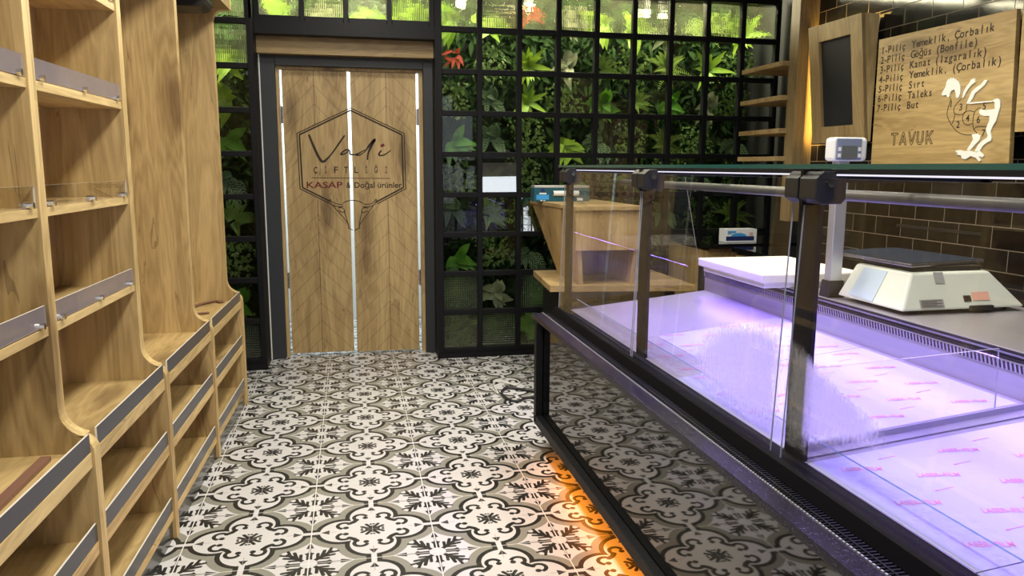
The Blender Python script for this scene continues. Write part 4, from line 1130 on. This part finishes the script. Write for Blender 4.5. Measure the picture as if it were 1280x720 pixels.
# ------------------------------------------------------------------ brick wall display pieces
fr_ = thing('wall_display', 'tilted oak box frame with black panel, glowing from behind on the brick wall', 'frame', (2.8, 4.1, 1.86))
ya, yb, za, zb = 3.865, 4.365, 1.515, 2.195
def xf(z): return 2.795 - (z - za) / (zb - za) * 0.075        # front leans out at the top
def slab(y0, y1, z0_, z1_, d0=0.0, d1=0.022): return MB().hexa([(xf(z0_) + d0, y0, z0_), (xf(z0_) + d1, y0, z0_), (xf(z0_) + d1, y1, z0_), (xf(z0_) + d0, y1, z0_), (xf(z1_) + d0, y0, z1_), (xf(z1_) + d1, y0, z1_), (xf(z1_) + d1, y1, z1_), (xf(z1_) + d0, y1, z1_)])
for args in ((ya, ya + 0.10, za, zb), (yb - 0.10, yb, za, zb), (ya + 0.10, yb - 0.10, za, za + 0.095), (ya + 0.10, yb - 0.10, zb - 0.095, zb)): obj('frame_rail', slab(*args), M['oak_frame'], fr_, bevel=0.001)
obj('panel', slab(ya + 0.09, yb - 0.09, za + 0.085, zb - 0.085, 0.018, 0.024), M['dark_wall'], fr_)
def cheek(y): return MB().hexa([(xf(za) + .02, y, za), (2.83, y, za), (2.83, y + .016, za), (xf(za) + .02, y + .016, za), (xf(zb) + .02, y, zb), (2.83, y, zb), (2.83, y + .016, zb), (xf(zb) + .02, y + .016, zb)])
obj('side_board', cheek(ya), M['oak_edge'], fr_)  # brighter oak copy paints in the light on this side face
obj('light_strip', MB().box((2.826, yb - 0.03, za + 0.02), (2.832, yb - 0.015, zb - 0.02)), M['glow'], fr_)
obj('mount', MB().box((2.80, 4.05, 1.80), (2.849, 4.15, 1.90)), M['black_metal'], fr_)

BX = 2.74
bo = thing('meat_chart_board', 'oak poultry cut chart with engraved lines and white chicken inlay on the brick wall', 'sign', (2.78, 3.3, 1.7))
obj('board', MB().prism([(BX, 3.722, 1.385), (BX, 2.824, 1.385), (BX, 2.863, 2.027), (BX, 3.730, 2.034)], (0.022, 0, 0)), M['oak_board'], bo, bevel=0.001)
obj('mount', MB().box((2.762, 3.2, 1.6), (2.849, 3.35, 1.8)), M['black_metal'], bo)
R_, U_ = (0, -1, 0), (0, 0, 1)
mb = MB(); BXf = BX - 0.0005
LINES = [('1-Piliç', 'Yemeklik, Çorbalık', 1.956), ('2-Piliç', 'Göğüs (Bonfile)', 1.907), ('3-Piliç', 'Kanat (Izgaralık)', 1.858), ('4-Piliç', 'Yemeklik, (Çorbalık)', 1.809), ('5-Piliç', 'Sırt', 1.760), ('6-Piliç', 'Taleks', 1.711), ('7-Piliç', 'But', 1.662)]
def chars(s, y, z, adv, h):
    for ch in s:
        if ch == ' ': y -= adv * 0.9; continue
        vs, fs = _tc.setdefault(ch, text_geo(ch))
        x0, x1 = min(v[0] for v in vs), max(v[0] for v in vs); k = h / 0.73
        wv = (x1 - x0) * k
        mb.add([(BXf - 0.0004, y - (v[0] - x0) * k - (adv - wv) * 0.5, z + v[1] * k) for v in vs], fs)
        y -= adv
for a_, b_, z in LINES:
    mb = MB(); chars(a_, 3.705, z, 0.0262, 0.037); chars(b_, 3.478, z, 0.0285, 0.037)
    obj('lettering', mb, M['ink'], bo)
# title in outline capitals
mb = MB()
def out(ch, y, z):
    G = {'T': [[(0, 1), (.8, 1), (.8, .86), (.48, .86), (.48, 0), (.32, 0), (.32, .86), (0, .86)]],
         'A': [[(0, 0), (.34, 1), (.50, 1), (.84, 0), (.68, 0), (.60, .25), (.24, .25), (.16, 0)], [(.29, .38), (.55, .38), (.42, .8)]],
         'V': [[(0, 1), (.16, 1), (.42, .22), (.68, 1), (.84, 1), (.50, 0), (.34, 0)]],
         'U': [[(0, 1), (.15, 1), (.15, .3), (.25, .14), (.45, .14), (.55, .3), (.55, 1), (.70, 1), (.70, .25), (.52, 0), (.18, 0), (0, .25)]],
         'K': [[(0, 0), (0, 1), (.15, 1), (.15, .55), (.52, 1), (.72, 1), (.34, .56), (.74, 0), (.55, 0), (.24, .44), (.15, .34), (.15, 0)]]}[ch]
    for P in G:
        q = [(BXf, y - p[0] * 0.062, z + p[1] * 0.062) for p in P + [P[0]]]
        for u_, v_ in zip(q, q[1:]): mb.ribbon([u_, v_], 0.0035, (-1, 0, 0), 0.0006)
for i, ch in enumerate('TAVUK'): out(ch, 3.575 - i * 0.0625, 1.484)
obj('engraved_title', mb, M['ink'], bo)
BIRD = {'head': [(3.242, 1.712), (3.231, 1.732), (3.221, 1.744), (3.217, 1.767), (3.207, 1.779), (3.2, 1.774), (3.195, 1.783), (3.187, 1.775), (3.179, 1.782), (3.173, 1.773), (3.164, 1.777), (3.16, 1.769), (3.146, 1.763), (3.132, 1.742), (3.127, 1.71), (3.137, 1.685), (3.15, 1.691), (3.156, 1.712), (3.164, 1.727), (3.181, 1.724), (3.19, 1.715), (3.191, 1.699), (3.199, 1.692), (3.213, 1.707), (3.234, 1.705)], 'wing_a': [(3.112, 1.685), (3.108, 1.711), (3.095, 1.732), (3.077, 1.749), (3.07, 1.762), (3.05, 1.765), (3.043, 1.749), (3.059, 1.741), (3.078, 1.727), (3.096, 1.704), (3.105, 1.685)], 'wing_b': [(3.084, 1.658), (3.072, 1.683), (3.059, 1.71), (3.032, 1.726), (3.009, 1.736), (2.993, 1.752), (2.975, 1.75), (2.989, 1.731), (3.018, 1.712), (3.041, 1.699), (3.051, 1.678), (3.065, 1.66)], 'rim': [(3.084, 1.658), (3.07, 1.661), (2.94, 1.659), (2.938, 1.654), (3.061, 1.654)], 'back': [(2.939, 1.659), (2.926, 1.665), (2.91, 1.666), (2.897, 1.656), (2.894, 1.629), (2.901, 1.602), (2.908, 1.572), (2.923, 1.551), (2.932, 1.527), (2.923, 1.499), (2.927, 1.487), (2.945, 1.481), (2.968, 1.466), (2.981, 1.444), (3.001, 1.44), (3.008, 1.448), (2.993, 1.473), (2.971, 1.491), (2.95, 1.5), (2.945, 1.509), (2.958, 1.537), (2.954, 1.553), (2.945, 1.574), (2.946, 1.595), (2.976, 1.596), (3.001, 1.605), (3.007, 1.621), (2.998, 1.627), (2.975, 1.621), (2.92, 1.623), (2.924, 1.637), (2.924, 1.65)], 'leg_a': [(3.035, 1.519), (3.007, 1.521), (2.985, 1.51), (2.989, 1.492), (3.009, 1.476), (3.028, 1.458), (3.039, 1.447), (3.056, 1.452), (3.038, 1.477), (3.026, 1.496)], 'feet': [(3.12, 1.449), (3.099, 1.451), (3.073, 1.446), (3.039, 1.448), (3.017, 1.442), (2.981, 1.444), (2.957, 1.425), (2.961, 1.417), (2.986, 1.422), (2.97, 1.404), (2.979, 1.399), (3.002, 1.416), (3.032, 1.423), (3.059, 1.409), (3.081, 1.413), (3.087, 1.427), (3.118, 1.432), (3.106, 1.438), (3.122, 1.443)]}
BL = {'body': [(3.185, 1.689), (3.195, 1.657), (3.202, 1.621), (3.187, 1.59), (3.156, 1.556), (3.122, 1.532), (3.077, 1.519), (3.027, 1.518)], 'a': [(3.122, 1.683), (3.147, 1.663), (3.162, 1.641), (3.154, 1.618), (3.114, 1.611), (3.089, 1.623), (3.087, 1.655)], 'b': [(3.154, 1.618), (3.156, 1.592), (3.166, 1.571)], 'c': [(3.106, 1.596), (3.098, 1.618), (3.069, 1.625), (3.035, 1.617)], 'd': [(3.106, 1.596), (3.094, 1.572), (3.07, 1.562), (3.042, 1.568)], 'e': [(3.005, 1.635), (3.028, 1.627), (3.04, 1.607), (3.042, 1.576), (3.034, 1.544), (3.011, 1.524)], 'f': [(3.034, 1.541), (3.011, 1.552), (2.962, 1.55)]}
BN = {'1': (3.182, 1.664), '3': (3.121, 1.646), '5': (2.985, 1.641), '4': (3.074, 1.594), '2': (3.128, 1.568), '6': (3.011, 1.584), '7': (2.975, 1.524)}
bird = MB()
for P in BIRD.values(): bird.prism([(BX - 0.006, p[0], p[1]) for p in P], (0.0055, 0, 0))
obj('chicken_inlay', bird, M['bird_white'], bo)
mb = MB()
for P in BL.values():
    q = smooth_path(P, 4); mb.ribbon([(BXf, p[0], p[1]) for p in q], 0.003, (-1, 0, 0), 0.0006)
for ch, p in BN.items(): chars(ch, p[0] + 0.012, p[1] - 0.016, 0.024, 0.032)
obj('cut_outlines', mb, M['ink'], bo)
b3 = thing('wall_board', 'plain oak board at the picture edge beside the poultry chart', 'sign', (2.78, 2.5, 1.8))
b3['label'] = 'second oak board on the brick wall, only its narrow edge in view'
obj('board', MB().prism([(BX, 2.812, 1.52), (BX, 2.0, 1.52), (BX, 2.0, 2.2), (BX, 2.840, 2.2)], (0.022, 0, 0)), M['oak_board'], b3, bevel=0.001)
obj('mount', MB().box((2.762, 2.3, 1.7), (2.849, 2.45, 1.9)), M['black_metal'], b3)
tag(obj('wall_slot', MB().box((2.846, 3.05, 1.06), (2.852, 3.62, 1.075)), M['black_plastic']), 'dark slim slot across the brick tiles behind the weighing scale', 'slot')

# ------------------------------------------------------------------ loose cables on the floor
pts = smooth_path([(1.03, 4.68, .006), (0.985, 4.61, .006), (0.95, 4.65, .008), (0.90, 4.70, .012), (0.86, 4.68, .012), (0.845, 4.58, .008), (0.845, 4.46, .006), (0.83, 4.52, .006), (0.815, 4.60, .006)], 8)
tag(obj('white_cable', MB().tube(pts, 0.004, 8), M['cable_w'], smooth=True), 'thin white cable looped on the floor by the counter leg', 'cable')
pts = smooth_path([(1.08, 4.42, .010), (1.0, 4.50, .010), (0.93, 4.54, .012), (0.88, 4.50, .012), (0.86, 4.40, .012), (0.885, 4.30, .010), (0.93, 4.27, .010), (0.985, 4.32, .010), (1.08, 4.33, .010)], 8)
tag(obj('black_cable', MB().tube(pts, 0.008, 8), M['cable_b'], smooth=True), 'thick black cable coiled on the patterned floor by the counter leg', 'cable')
